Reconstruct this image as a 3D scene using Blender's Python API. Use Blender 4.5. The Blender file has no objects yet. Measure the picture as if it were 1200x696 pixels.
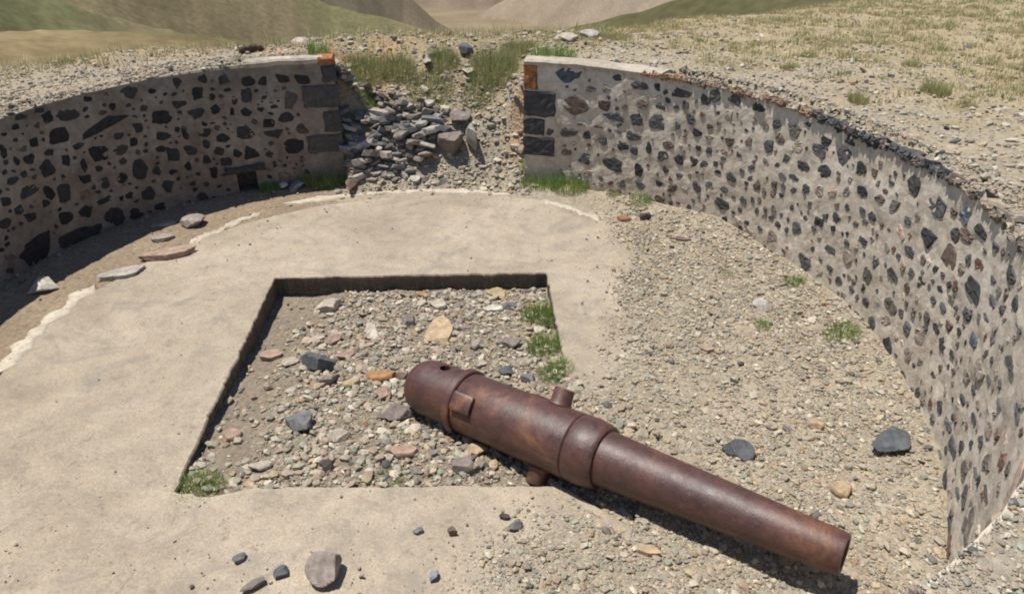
import bpy, math, random
import numpy as np
from mathutils import Vector, Matrix
random.seed(7)
rng = np.random.default_rng(11)
S = bpy.context.scene
COL = S.collection
R = math.radians
# ------------------------------------------------------------------ camera numbers (metres, floor of the gun pit is z = 0)
H = 3.4                      # eye height above the floor: the photographer stands on the bank
PITCH = 29.0
F = 850.0                    # focal length in photo pixels (photo 1200 x 696)
SP, CP = math.sin(R(PITCH)), math.cos(R(PITCH))
def ray(px, py):
    u, v = (px - 600) / F, (py - 348) / F
    return np.array([u, CP - v * SP, -(SP + v * CP)])
def P(px, py, z=0.0):
    d = ray(px, py); t = (z - H) / d[2]
    return np.array([d[0] * t, d[1] * t, z])
def project(p):
    x, y, z = p[0], p[1], p[2] - H
    zc = y * CP - z * SP; yc = -(y * SP + z * CP)
    return 600 + F * x / zc, 348 + F * yc / zc, zc
# ------------------------------------------------------------------ noise
def _hash(ix, iy, s):
    n = (ix.astype(np.int64) * 374761393 + iy.astype(np.int64) * 668265263 + s * 1274126177) & 0xffffffff
    n = ((n ^ (n >> 13)) * 1274126177) & 0xffffffff
    return ((n ^ (n >> 16)) & 0xffff) / 65535.0
def vnoise(x, y, s=0):
    x = np.asarray(x, float); y = np.asarray(y, float)
    ix = np.floor(x); iy = np.floor(y); fx = x - ix; fy = y - iy
    fx = fx * fx * (3 - 2 * fx); fy = fy * fy * (3 - 2 * fy)
    a = _hash(ix, iy, s); b = _hash(ix + 1, iy, s); c = _hash(ix, iy + 1, s); d = _hash(ix + 1, iy + 1, s)
    return (a + (b - a) * fx) * (1 - fy) + (c + (d - c) * fx) * fy
def fbm(x, y, s=0, o=4):
    r = 0; a = 0.5; t = 0
    for k in range(o):
        r = r + a * vnoise(np.asarray(x) * 2 ** k + 17.3 * k, np.asarray(y) * 2 ** k - 9.1 * k, s + k); t += a; a *= 0.5
    return r / t - 0.5          # about -0.5 .. 0.5
def sst(a, b, x):
    t = np.clip((np.asarray(x, float) - a) / (b - a), 0, 1)
    return t * t * (3 - 2 * t)
# ------------------------------------------------------------------ plan of the emplacement
CX, CY = -0.918, 5.44
_ang = np.array([-175, -150, -110, -66, -60, -50.6, -40, -31, -18, -8.8, 3.8, 15.1, 32.8, 59.2, 73.9, 92, 110, 126.5, 143.7, 169, 185, 215], float)
_rad = np.array([1.25, 1.28, 1.30, 1.325, 1.325, 1.305, 1.265, 1.228, 1.203, 1.182, 1.162, 1.155, 1.166, 1.156, 1.142, 1.165, 1.205, 1.262, 1.29, 1.245, 1.22, 1.25], float) * H
_fa = np.arange(-180, 221, 0.5)
_fr = np.interp(_fa, _ang, _rad)
_k = np.exp(-0.5 * (np.arange(-24, 25) / 9.0) ** 2); _k /= _k.sum()
_fr = np.convolve(np.pad(_fr, 24, mode='edge'), _k, mode='valid')
def WR(a):
    return np.interp(a, _fa, _fr)
A_R0, A_R1 = 73.9, -66.0      # right wall: from the gap round to the near end
A_L0, A_L1 = 108.7, 212.0     # left wall
ZT = 1.615                    # top of the walls
FX, FY, FR = -0.782, 5.44, 3.42   # round concrete floor
# pit corners in the floor
PIT = [P(322, 325), P(640, 320), P(664, 440), P(775, 520), P(735, 640), P(655, 568), P(300, 570), P(250, 581), P(205, 576)]
PIT = np.array([p[:2] for p in PIT])
# boundary between bare concrete and the gravel lying over it
_bd = np.array([P(*q)[:2] for q in [(700, 236), (722, 262), (740, 300), (728, 345), (712, 390), (700, 440), (700, 480), (690, 560), (655, 592), (600, 625), (555, 660), (530, 696), (500, 760)]])
def xb(y):
    o = np.argsort(_bd[:, 1]); return np.interp(y, _bd[o, 1], _bd[o, 0])
_crx = np.array([-60, -20, -12, -8, -5, -2.55, 1.2, 6.4, 10, 16, 30, 60], float)
_cry = np.array([-30, -3.5, 3.4, 7.0, 9.6, 11.7, 12.0, 14.9, 18, 25, 45, 90], float)
def in_poly(x, y, poly):
    c = np.zeros(np.shape(x), bool); n = len(poly)
    for i in range(n):
        x1, y1 = poly[i]; x2, y2 = poly[(i + 1) % n]
        if y1 == y2: continue
        c ^= ((y1 > y) != (y2 > y)) & (x < (x2 - x1) * (y - y1) / (y2 - y1) + x1)
    return c
def poly_dist(x, y, poly):
    d = np.full(np.shape(x), 1e9); n = len(poly)
    for i in range(n):
        a = poly[i]; b = poly[(i + 1) % n]; ab = b - a; L = ab @ ab
        t = np.clip(((x - a[0]) * ab[0] + (y - a[1]) * ab[1]) / L, 0, 1)
        d = np.minimum(d, np.hypot(x - a[0] - t * ab[0], y - a[1] - t * ab[1]))
    return d
# gun axis
GB = P(494, 450, 0.135); GM = P(990, 650, 0.335)
GL = float(np.linalg.norm(GM - GB)); GD = (GM - GB) / GL
def gun_s(px, py):
    ss = np.linspace(-0.2, GL + 0.2, 1500); best = None
    for s in ss:
        q = project(GB + GD * s); e = (q[0] - px) ** 2 + (q[1] - py) ** 2
        if best is None or e < best[0]: best = (e, s)
    return best[1]
def polar(x, y):
    dx, dy = x - CX, y - CY
    a = np.degrees(np.arctan2(dy, dx)); a = np.where(a < -148, a + 360, a)
    return a, np.hypot(dx, dy)
def g(x, y, fine=True):
    """height of the ground sheet"""
    x = np.asarray(x, float); y = np.asarray(y, float)
    a, r = polar(x, y); W = WR(a)
    n1 = fbm(x * 1.3, y * 1.3, 1); n2 = fbm(x * 5, y * 5, 5, 3)
    # --- inside
    d = x - xb(y)
    zi = -0.045 + 0.085 * sst(-0.25, 0.55, d + 0.5 * n1 + 0.5 * n2) + 0.03 * n1 * sst(0, 0.6, d)
    ring = sst(FR - 0.10, FR + 0.06, np.hypot(x - FX, y - FY))
    zi = np.maximum(zi, -0.05 + ring * (0.040 + 0.03 * n1))
    zi = zi + 0.10 * sst(0.55, 0.0, W - r) * sst(-60, -20, a) * sst(112, 40, a) * (1 + n1)
    zi = zi + 0.05 * sst(0.45, 0.0, W - r) * sst(100, 120, a)
    # pit
    ip = in_poly(x, y, PIT); pd = poly_dist(x, y, PIT)
    y0, y1 = PIT[8][1], PIT[0][1]
    zp = -0.045 - 0.13 * sst(0.10, 0.95, (y - y0) / (y1 - y0)) - 0.05 * sst(0.6, 0.0, x - PIT[8][0]) * sst(0, 0.6, y - y0) + 0.05 * n1 + 0.03 * n2
    ce = PIT[3] - PIT[2]; ce = ce / np.linalg.norm(ce); co_ = (x - PIT[2][0]) * -ce[1] + (y - PIT[2][1]) * ce[0]
    near = sst(0.42, 0.12, np.abs(co_)) * sst(-0.16, 0.06, x - PIT[2][0])
    zp = zp * (1 - near) + 0.012 * near
    rr = sst(-0.1, 0.5, x - PIT[1][0] - 0.25)      # right of the gun the ground climbs out again
    zp = zp * (1 - rr) + np.minimum(0.0, zp + 0.12) * rr
    zi = np.where(ip, zp, np.where((pd < 0.12) & (zi < 0.0), np.minimum(zi, zp), zi))
    # --- gap slope
    prof = np.interp(r, [3.52, 3.7, 3.98, 4.35, 4.8, 5.4, 6.1, 6.8], [-0.02, 0.05, 0.26, 0.66, 1.02, 1.33, 1.58, 1.62])
    zgap = prof + 0.12 * n1 * sst(3.5, 4.4, r) + 0.05 * n2 * sst(3.5, 4.0, r)
    # --- outside
    zo = ZT + 0.02 - 0.10 * sst(112, 148, a) + 0.12 * sst(6, -28, a) * (1 - 1.3 * sst(-32, -52, a) * sst(-120, -70, a))*(a > -120) + 0.22 * sst(0.6, 2.2, r - W) * sst(112, 135, a) + 0.10 * n1 * sst(0.4, 1.2, r - W) + 0.03 * n2 * sst(0.2, 0.6, r - W)
    zo = zo + 0.30 * sst(4, 14, x) * sst(3, 9, r - W) * 0.5
    cr = np.interp(x, _crx, _cry)
    t = y - cr + 1.2 * fbm(x * 0.6, y * 0.0, 31, 3)
    far = -0.30 * np.log1p(np.exp(np.clip(t * 1.6, -40, 40))) / 1.6 * (1 + 0.0 * t)
    far = np.where(t > 24, -0.30 * t, far)
    lo = sst(0.10, 0.24, r - W)
    lo = np.where((a > 112) & (a < 136), sst(0.36, 0.48, r - W), lo)
    zw = zi * (1 - lo) + zo * lo
    ing = (a > A_R0) & (a < A_L0)
    e = np.minimum(a - A_R0, A_L0 - a)
    mix = np.where(r < W + 0.45, 1.0, sst(-2.0, 7.0, e + 4 * n1))
    zg = np.maximum(zgap, zi * 0 - 1)
    zg = np.where(r < 3.62, np.where(r > 3.5, np.maximum(zi, zgap - 0.03), zi), zg)
    z = np.where(ing, zg * mix + zw * (1 - mix), zw)
    rear = (a < A_R1 - 0.5) | (a > A_L1 + 0.5)
    zr = zi * (1 - sst(-0.15, 0.85, r - W)) + zo * sst(-0.15, 0.85, r - W)
    z = np.where(rear, zr, z)
    z = z + np.where(r > W, far, 0)
    # the gun has settled into the ground
    q = np.stack([x - GB[0], y - GB[1]], -1); dd = GD[:2] / np.linalg.norm(GD[:2])
    s = q @ dd; o = np.abs(q @ np.array([-dd[1], dd[0]]))
    rad = np.interp(s, [0, 0.3, 1.15, 1.4, 1.41, GL], [0.2, 0.235, 0.235, 0.235, 0.19, 0.12])
    zc = np.interp(s, [0, GL], [GB[2], GM[2]])
    und = zc - np.sqrt(np.clip(rad ** 2 - np.minimum(o, rad) ** 2, 0, None)) + 0.004
    ok = (s > -0.05) & (s < GL + 0.02) & (o < rad * 0.8)
    z = np.where(ok, np.minimum(z, und), z)
    return z
def hit(px, py, zoff=0.0):
    """where the photo's ray meets the ground sheet"""
    d = ray(px, py)
    t = np.linspace(1.2, 40, 6000)
    x, y, z = d[0] * t, d[1] * t, H + d[2] * t
    h = g(x, y) + zoff
    a, r = polar(x, y)
    ok = z <= h
    i = int(np.argmax(ok)) if ok.any() else len(t) - 1
    return np.array([x[i], y[i], h[i]])
# ------------------------------------------------------------------ helpers
def mesh_np(name, V, Fc, mat, parent=None, col=None, smooth=False, loc=None):
    me = bpy.data.meshes.new(name)
    V = np.asarray(V, np.float32)
    if loc is not None: V = V - np.asarray(loc, np.float32)
    if isinstance(Fc, np.ndarray):
        k = Fc.shape[1]; nf = len(Fc)
        me.vertices.add(len(V)); me.vertices.foreach_set('co', V.ravel())
        me.loops.add(nf * k); me.loops.foreach_set('vertex_index', Fc.astype(np.int32).ravel())
        me.polygons.add(nf)
        me.polygons.foreach_set('loop_start', np.arange(0, nf * k, k, dtype=np.int32))
        me.update(calc_edges=True)
    else:
        me.from_pydata([tuple(map(float, v)) for v in V], [], Fc); me.update()
    me.polygons.foreach_set('use_smooth', np.full(len(me.polygons), smooth))
    if col is not None:
        c = np.ones((len(V), 4), np.float32); c[:, :3] = col
        at = me.attributes.new('Col', 'FLOAT_COLOR', 'POINT'); at.data.foreach_set('color', c.ravel())
    for m in (mat if isinstance(mat, (list, tuple)) else [mat]): me.materials.append(m)
    o = bpy.data.objects.new(name, me); COL.objects.link(o)
    if loc is not None: o.location = tuple(map(float, loc))
    if parent is not None: o.parent = parent
    return o
def empty(name, loc=(0, 0, 0)):
    o = bpy.data.objects.new(name, None); COL.objects.link(o); o.location = tuple(map(float, loc)); o.empty_display_size = 0.2
    return o
def tag(o, label=None, cat=None, group=None, kind=None):
    if label: o['label'] = label
    if cat: o['category'] = cat
    if group: o['group'] = group
    if kind: o['kind'] = kind
    return o
# ------------------------------------------------------------------ materials
def newmat(name):
    m = bpy.data.materials.new(name); m.use_nodes = True
    nt = m.node_tree; b = nt.nodes['Principled BSDF']
    return m, nt, b
def nd(nt, t, **kw):
    n = nt.nodes.new(t)
    for k, v in kw.items():
        if k in n.inputs.keys(): n.inputs[k].default_value = v
        else: setattr(n, k, v)
    return n
def noise(nt, scale, detail=5, rough=0.6, dist=0.0, vec=None):
    n = nd(nt, 'ShaderNodeTexNoise'); n.inputs['Scale'].default_value = scale; n.inputs['Detail'].default_value = detail
    n.inputs['Roughness'].default_value = rough; n.inputs['Distortion'].default_value = dist
    if vec is None:
        tc = nd(nt, 'ShaderNodeTexCoord'); vec = tc.outputs['Object']
    nt.links.new(vec, n.inputs['Vector'])
    return n.outputs['Fac']
def ramp(nt, fac, stops):
    r = nd(nt, 'ShaderNodeValToRGB'); e = r.color_ramp.elements
    while len(e) < len(stops): e.new(0.5)
    for i, (p, c) in enumerate(stops):
        e[i].position = p; e[i].color = (*c, 1) if len(c) == 3 else c
    nt.links.new(fac, r.inputs['Fac']); return r.outputs['Color']
def mixc(nt, a, b, fac, mode='MIX'):
    m = nd(nt, 'ShaderNodeMix', data_type='RGBA', blend_type=mode)
    for s, v in ((6, a), (7, b)):
        if isinstance(v, (tuple, list)): m.inputs[s].default_value = (*v, 1)
        else: nt.links.new(v, m.inputs[s])
    if isinstance(fac, float): m.inputs[0].default_value = fac
    else: nt.links.new(fac, m.inputs[0])
    return m.outputs[2]
def bump(nt, b, fac, strength=0.5, dist=0.02, prev=None):
    n = nd(nt, 'ShaderNodeBump'); n.inputs['Strength'].default_value = strength; n.inputs['Distance'].default_value = dist
    nt.links.new(fac, n.inputs['Height'])
    if prev is not None: nt.links.new(prev, n.inputs['Normal'])
    nt.links.new(n.outputs['Normal'], b.inputs['Normal']); return n.outputs['Normal']
def g3(v): return (v, v, v)
def attr_mat(name, rough=0.9, scale=25, lo=0.7, hi=1.25, bs=0.4, bd=0.01, spec=0.25, s2=None):
    m, nt, b = newmat(name)
    at = nd(nt, 'ShaderNodeAttribute', attribute_name='Col')
    f = noise(nt, scale, 6, 0.65)
    c = mixc(nt, at.outputs['Color'], ramp(nt, f, [(0.28, g3(lo)), (0.72, g3(hi))]), 1.0, 'MULTIPLY')
    if s2:
        f2 = noise(nt, s2, 4, 0.6)
        c = mixc(nt, c, ramp(nt, f2, [(0.3, g3(0.82)), (0.7, g3(1.15))]), 1.0, 'MULTIPLY')
    nt.links.new(c, b.inputs['Base Color'])
    b.inputs['Roughness'].default_value = rough; b.inputs['Specular IOR Level'].default_value = spec
    bump(nt, b, f, bs, bd)
    return m
M = {}
M['pebble'] = attr_mat('pebble_stone', 0.92, 60, 0.8, 1.18, 0.3, 0.004)
M['rock'] = attr_mat('rock_stone', 0.9, 22, 0.68, 1.25, 0.6, 0.012, s2=6)
M['wallstone'] = attr_mat('basalt_stone', 0.9, 18, 0.6, 1.4, 0.6, 0.012, spec=0.2)
M['hill'] = attr_mat('hill_grassland', 1.0, 0.35, 0.72, 1.25, 0.0, 0.1, spec=0.0, s2=0.012)
M['grass'] = attr_mat('grass_blade', 0.7, 8, 0.85, 1.15, 0.0, 0.001, spec=0.2)
def grass_mat():
    m, nt, b = newmat('thin_grass_blade')
    at = nd(nt, 'ShaderNodeAttribute', attribute_name='Col'); nt.links.new(at.outputs['Color'], b.inputs['Base Color'])
    b.inputs['Roughness'].default_value = 0.7; b.inputs['Specular IOR Level'].default_value = 0.2
    tr = nd(nt, 'ShaderNodeBsdfTranslucent'); nt.links.new(at.outputs['Color'], tr.inputs['Color'])
    mx = nd(nt, 'ShaderNodeMixShader'); mx.inputs[0].default_value = 0.4
    nt.links.new(b.outputs[0], mx.inputs[1]); nt.links.new(tr.outputs[0], mx.inputs[2])
    nt.links.new(mx.outputs[0], nt.nodes['Material Output'].inputs['Surface']); return m
M['grass'] = grass_mat()
def ground_mat():
    m, nt, b = newmat('stony_earth')
    at = nd(nt, 'ShaderNodeAttribute', attribute_name='Col')
    tc = nd(nt, 'ShaderNodeTexCoord'); vec = tc.outputs['Object']
    f1 = noise(nt, 1.7, 5, 0.65, 0, vec); f2 = noise(nt, 22, 6, 0.7, 0, vec)
    vo = nd(nt, 'ShaderNodeTexVoronoi', feature='F1'); vo.inputs['Scale'].default_value = 26; vo.inputs['Randomness'].default_value = 1
    nt.links.new(vec, vo.inputs['Vector'])
    hue = ramp(nt, vo.outputs['Color'], [(0.0, (0.62, 0.6, 0.58)), (0.3, (0.95, 0.93, 0.9)), (0.55, (1.1, 0.98, 0.85)), (0.8, (1.05, 1.05, 1.0)), (1.0, (1.35, 1.3, 1.2))])
    c = mixc(nt, at.outputs['Color'], hue, 0.75, 'MULTIPLY')
    c = mixc(nt, c, ramp(nt, f1, [(0.25, g3(0.82)), (0.75, g3(1.15))]), 1.0, 'MULTIPLY')
    c = mixc(nt, c, ramp(nt, f2, [(0.3, g3(0.75)), (0.7, g3(1.2))]), 1.0, 'MULTIPLY')
    nt.links.new(c, b.inputs['Base Color']); b.inputs['Roughness'].default_value = 0.95; b.inputs['Specular IOR Level'].default_value = 0.15
    n1 = bump(nt, b, f2, 0.6, 0.02)
    mr = nd(nt, 'ShaderNodeMath', operation='SUBTRACT'); mr.inputs[0].default_value = 1.0; nt.links.new(vo.outputs['Distance'], mr.inputs[1])
    bump(nt, b, mr.outputs[0], 0.7, 0.02, n1)
    return m
M['ground'] = ground_mat()
def concrete_mat():
    m, nt, b = newmat('old_concrete')
    tc = nd(nt, 'ShaderNodeTexCoord'); vec = tc.outputs['Object']
    f1 = noise(nt, 0.9, 5, 0.6, 0.4, vec); f2 = noise(nt, 4.5, 6, 0.7, 0.2, vec); f3 = noise(nt, 60, 5, 0.7, 0, vec)
    c = ramp(nt, f1, [(0.25, (0.27, 0.220, 0.163)), (0.42, (0.34, 0.283, 0.213)), (0.56, (0.385, 0.323, 0.247)), (0.75, (0.45, 0.383, 0.300))])
    c = mixc(nt, c, ramp(nt, f2, [(0.28, (0.80, 0.80, 0.80)), (0.45, (0.97, 0.97, 0.97)), (0.7, (1.14, 1.12, 1.08))]), 1.0, 'MULTIPLY')
    c = mixc(nt, c, ramp(nt, f3, [(0.3, g3(0.74)), (0.7, g3(1.2))]), 1.0, 'MULTIPLY')
    f4 = noise(nt, 12, 8, 0.8, 1.5, vec)
    c = mixc(nt, c, ramp(nt, f4, [(0.34, (0.66, 0.65, 0.64)), (0.46, (0.98, 0.98, 0.98)), (0.58, (1, 1, 1)), (0.70, (1.26, 1.24, 1.2))]), 1.0, 'MULTIPLY')
    st = ramp(nt, noise(nt, 1.4, 7, 0.72, 2.0, vec), [(0.52, g3(0)), (0.66, g3(0.75))])
    c = mixc(nt, c, (0.235, 0.205, 0.17), st)
    # dark grit flecks and a few pale lime smears
    vo = nd(nt, 'ShaderNodeTexVoronoi', feature='F1'); vo.inputs['Scale'].default_value = 15; nt.links.new(vec, vo.inputs['Vector'])
    fl = ramp(nt, vo.outputs['Distance'], [(0.0, g3(1)), (0.08, g3(1)), (0.13, g3(0))])
    sel = ramp(nt, noise(nt, 2.2, 3, 0.5, 0, vec), [(0.52, g3(0)), (0.62, g3(0.75))])
    k = mixc(nt, fl, sel, 1.0, 'MULTIPLY')
    c = mixc(nt, c, (0.10, 0.075, 0.055), k)
    vo2 = nd(nt, 'ShaderNodeTexVoronoi', feature='F1'); vo2.inputs['Scale'].default_value = 42; nt.links.new(vec, vo2.inputs['Vector'])
    c = mixc(nt, c, (0.16, 0.125, 0.095), mixc(nt, ramp(nt, vo2.outputs['Distance'], [(0.0, g3(1)), (0.12, g3(0.9)), (0.22, g3(0))]), ramp(nt, noise(nt, 5, 4, 0.6, 0, vec), [(0.45, g3(0)), (0.6, g3(0.7))]), 1.0, 'MULTIPLY'))
    lm = ramp(nt, noise(nt, 3.1, 7, 0.75, 1.2, vec), [(0.64, g3(0)), (0.72, g3(0.45))])
    c = mixc(nt, c, (0.58, 0.52, 0.43), lm)
    # broken edge faces take a darker mottled tone, strongest towards the foot
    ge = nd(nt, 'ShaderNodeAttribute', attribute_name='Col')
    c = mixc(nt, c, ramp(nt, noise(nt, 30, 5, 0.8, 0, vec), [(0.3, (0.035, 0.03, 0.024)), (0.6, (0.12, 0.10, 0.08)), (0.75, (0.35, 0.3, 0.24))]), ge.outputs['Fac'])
    nt.links.new(c, b.inputs['Base Color']); b.inputs['Roughness'].default_value = 0.9; b.inputs['Specular IOR Level'].default_value = 0.2
    n1 = bump(nt, b, f3, 0.35, 0.008); n1 = bump(nt, b, f4, 0.14, 0.008, n1); bump(nt, b, f2, 0.25, 0.02, n1)
    return m
M['concrete'] = concrete_mat()
def mortar_mat(name, c0, c1, c2):
    m, nt, b = newmat(name)
    tc = nd(nt, 'ShaderNodeTexCoord'); vec = tc.outputs['Object']
    f1 = noise(nt, 2.3, 6, 0.65, 0.5, vec); f2 = noise(nt, 14, 6, 0.7, 0.2, vec); f3 = noise(nt, 70, 4, 0.7, 0, vec)
    c = ramp(nt, f1, [(0.3, c0), (0.5, c1), (0.7, c2)])
    c = mixc(nt, c, ramp(nt, f2, [(0.25, (0.5, 0.47, 0.44)), (0.42, (0.9, 0.88, 0.86)), (0.55, (1, 1, 1)), (0.72, (1.25, 1.22, 1.16))]), 1.0, 'MULTIPLY')
    c = mixc(nt, c, ramp(nt, f3, [(0.3, g3(0.8)), (0.7, g3(1.15))]), 1.0, 'MULTIPLY')
    nt.links.new(c, b.inputs['Base Color']); b.inputs['Roughness'].default_value = 0.95; b.inputs['Specular IOR Level'].default_value = 0.15
    n1 = bump(nt, b, f2, 0.45, 0.02); bump(nt, b, f3, 0.4, 0.006, n1)
    return m
M['mortar_r'] = mortar_mat('lime_mortar', (0.42, 0.355, 0.275), (0.53, 0.465, 0.375), (0.60, 0.54, 0.45))
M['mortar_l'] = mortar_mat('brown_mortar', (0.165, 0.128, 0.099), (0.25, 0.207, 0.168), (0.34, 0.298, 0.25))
M['plaster'] = mortar_mat('pale_lime_plaster', (0.40, 0.345, 0.265), (0.50, 0.44, 0.35), (0.58, 0.52, 0.425))
def lichen_mat():
    m, nt, b = newmat('lichen_stone')
    f = noise(nt, 9, 6, 0.7, 0.3)
    c = ramp(nt, f, [(0.36, (0.10, 0.075, 0.055)), (0.46, (0.22, 0.09, 0.04)), (0.54, (0.38, 0.14, 0.045)), (0.61, (0.34, 0.15, 0.06)), (0.70, (0.34, 0.26, 0.19))])
    nt.links.new(c, b.inputs['Base Color']); b.inputs['Roughness'].default_value = 0.95
    bump(nt, b, f, 0.7, 0.02); return m
M['lichen'] = lichen_mat()
def rust_mat():
    m, nt, b = newmat('rusted_iron')
    tc = nd(nt, 'ShaderNodeTexCoord'); vec = tc.outputs['Object']
    mp = nd(nt, 'ShaderNodeMapping'); mp.inputs['Scale'].default_value = (1.1, 0.9, 0.9); nt.links.new(vec, mp.inputs['Vector'])
    f1 = noise(nt, 2.6, 10, 0.74, 0.9, mp.outputs[0]); f2 = noise(nt, 16, 8, 0.75, 0.4, vec); f3 = noise(nt, 90, 4, 0.7, 0, vec)
    c = ramp(nt, f1, [(0.30, (0.044, 0.022, 0.020)), (0.47, (0.075, 0.034, 0.028)), (0.56, (0.10, 0.043, 0.032)), (0.63, (0.15, 0.068, 0.038)), (0.71, (0.22, 0.12, 0.062)), (0.80, (0.12, 0.052, 0.033))])
    c = mixc(nt, c, ramp(nt, f2, [(0.28, (0.62, 0.58, 0.58)), (0.5, (1, 1, 1)), (0.72, (1.25, 1.15, 1.05))]), 1.0, 'MULTIPLY')
    # long scratches and scaled grey patches
    mp2 = nd(nt, 'ShaderNodeMapping'); mp2.inputs['Scale'].default_value = (7, 16, 16); mp2.inputs['Rotation'].default_value = (0, 0.1, 0.15); nt.links.new(vec, mp2.inputs['Vector'])
    sc = ramp(nt, noise(nt, 2.5, 5, 0.7, 0.5, mp2.outputs[0]), [(0.60, g3(0)), (0.72, g3(0.45))])
    c = mixc(nt, c, (0.22, 0.16, 0.14), sc)
    nt.links.new(c, b.inputs['Base Color'])
    rr = ramp(nt, f2, [(0.3, g3(0.36)), (0.7, g3(0.58))]); nt.links.new(rr, b.inputs['Roughness'])
    b.inputs['Specular IOR Level'].default_value = 0.6
    pit = nd(nt, 'ShaderNodeTexVoronoi', feature='F1'); pit.inputs['Scale'].default_value = 45; nt.links.new(vec, pit.inputs['Vector'])
    pr = ramp(nt, pit.outputs['Distance'], [(0.0, g3(0)), (0.28, g3(1))])
    n1 = bump(nt, b, f2, 0.25, 0.014); n1 = bump(nt, b, pr, 0.15, 0.004, n1); bump(nt, b, f3, 0.3, 0.004, n1)
    return m
M['rust'] = rust_mat()
def plain(name, c, rough=0.95):
    m, nt, b = newmat(name)
    f = noise(nt, 18, 5, 0.7)
    nt.links.new(ramp(nt, f, [(0.3, tuple(x * 0.7 for x in c)), (0.7, tuple(x * 1.25 for x in c))]), b.inputs['Base Color'])
    b.inputs['Roughness'].default_value = rough; b.inputs['Specular IOR Level'].default_value = 0.2
    return m
M['cap'] = mortar_mat('weathered_cap_mortar', (0.33, 0.28, 0.22), (0.42, 0.37, 0.30), (0.52, 0.46, 0.38))
M['earth_top'] = mortar_mat('stony_earth_on_wall', (0.27, 0.225, 0.17), (0.33, 0.285, 0.225), (0.38, 0.33, 0.27))
M['dark'] = plain('drain_hole_shade', (0.03, 0.026, 0.022))  # near-black colour stands in for the shade inside the drain hole
# ------------------------------------------------------------------ GROUND sheet (polar grid, fine where it is near and in front)
def ground():
    az = np.concatenate([np.arange(-180, -48, 4.0), np.arange(-48, 48, 0.28), np.arange(48, 180.1, 4.0)])
    rad = [0.25]
    while rad[-1] < 70: rad.append(rad[-1] * (1.0062 if rad[-1] > 2.2 and rad[-1] < 16 else 1.03))
    rad = np.array(rad)
    A, Q = np.meshgrid(np.radians(az), rad)
    X = np.sin(A) * Q; Y = np.cos(A) * Q
    Z = g(X, Y)
    Z = Z + 0.018 * fbm(X * 13, Y * 13, 41, 3) * (Q < 25)
    a, r = polar(X, Y); W = WR(a)
    n = fbm(X * 0.8, Y * 0.8, 51); n2 = fbm(X * 3, Y * 3, 57)
    grav = np.array([0.315, 0.28, 0.225]); dirt = np.array([0.25, 0.195, 0.14]); straw = np.array([0.36, 0.295, 0.175])
    pitc = np.array([0.225, 0.19, 0.15]); green = np.array([0.16, 0.15, 0.065]); tan = np.array([0.335, 0.29, 0.225]); oran = np.array([0.40, 0.25, 0.14])
    C = np.broadcast_to(grav, X.shape + (3,)).copy()
    def mixin(c, w):
        w = np.clip(w, 0, 1)[..., None]; C[:] = C * (1 - w) + c * w
    inside = r < W + 0.2
    mixin(tan, inside * sst(0.05, 0.25, n + 0.15) * 0.8)
    mixin(dirt, inside * ((a > 112) & (r > 3.2)) * 0.85)
    mixin(pitc, in_poly(X, Y, PIT) * sst(0.5, -0.2, X - PIT[1][0]) * 1.0)
    out = (r > W + 0.2)
    rightf = out * sst(-1, 1.5, X) 
    fld = sst(0.6, 2.8, (r - W) + 2.6 * n) * rightf
    mixin(straw, fld * (0.75 + 0.6 * n2))
    mixin(np.array([0.35, 0.29, 0.20]), out * 0.6 * sst(-0.2, 0.2, n2))
    mixin(green, fld * sst(0.12, 0.4, n2 + n) * 0.6)
    gap = ((a > A_R0 - 8) & (a < A_L0 + 4)) * sst(4.3, 5.0, r)
    mixin(np.array([0.27, 0.22, 0.13]), gap * 0.6)
    mixin(oran, (a > A_R0) * sst(A_R0 + 6, A_R0 + 2, a) * sst(3.9, 4.1, r) * sst(4.8, 4.3, r) * 0.6)
    mixin(oran, ((a > 97) & (a < 118)) * sst(4.6, 5.0, r) * sst(0.0, 0.2, n + 0.12) * 0.6)
    cr = np.interp(X, _crx, _cry)
    mixin(np.array([0.33, 0.255, 0.15]), out * sst(-0.7, 0.8, Y - cr + 2 * n2))
    mixin(np.array([0.25, 0.19, 0.10]), out * sst(6, 14, Y - cr))
    nr, na = X.shape
    idx = np.arange(nr * na).reshape(nr, na)
    Fq = np.stack([idx[:-1, :-1], idx[:-1, 1:], idx[1:, 1:], idx[1:, :-1]], -1).reshape(-1, 4)[:, ::-1]
    o = mesh_np('ground', np.stack([X, Y, Z], -1).reshape(-1, 3), np.ascontiguousarray(Fq), M['ground'], col=C.reshape(-1, 3), smooth=True)
    tag(o, 'stony earth sheet with the gun emplacement sunk into it', 'ground', kind='structure')
ground()
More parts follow.
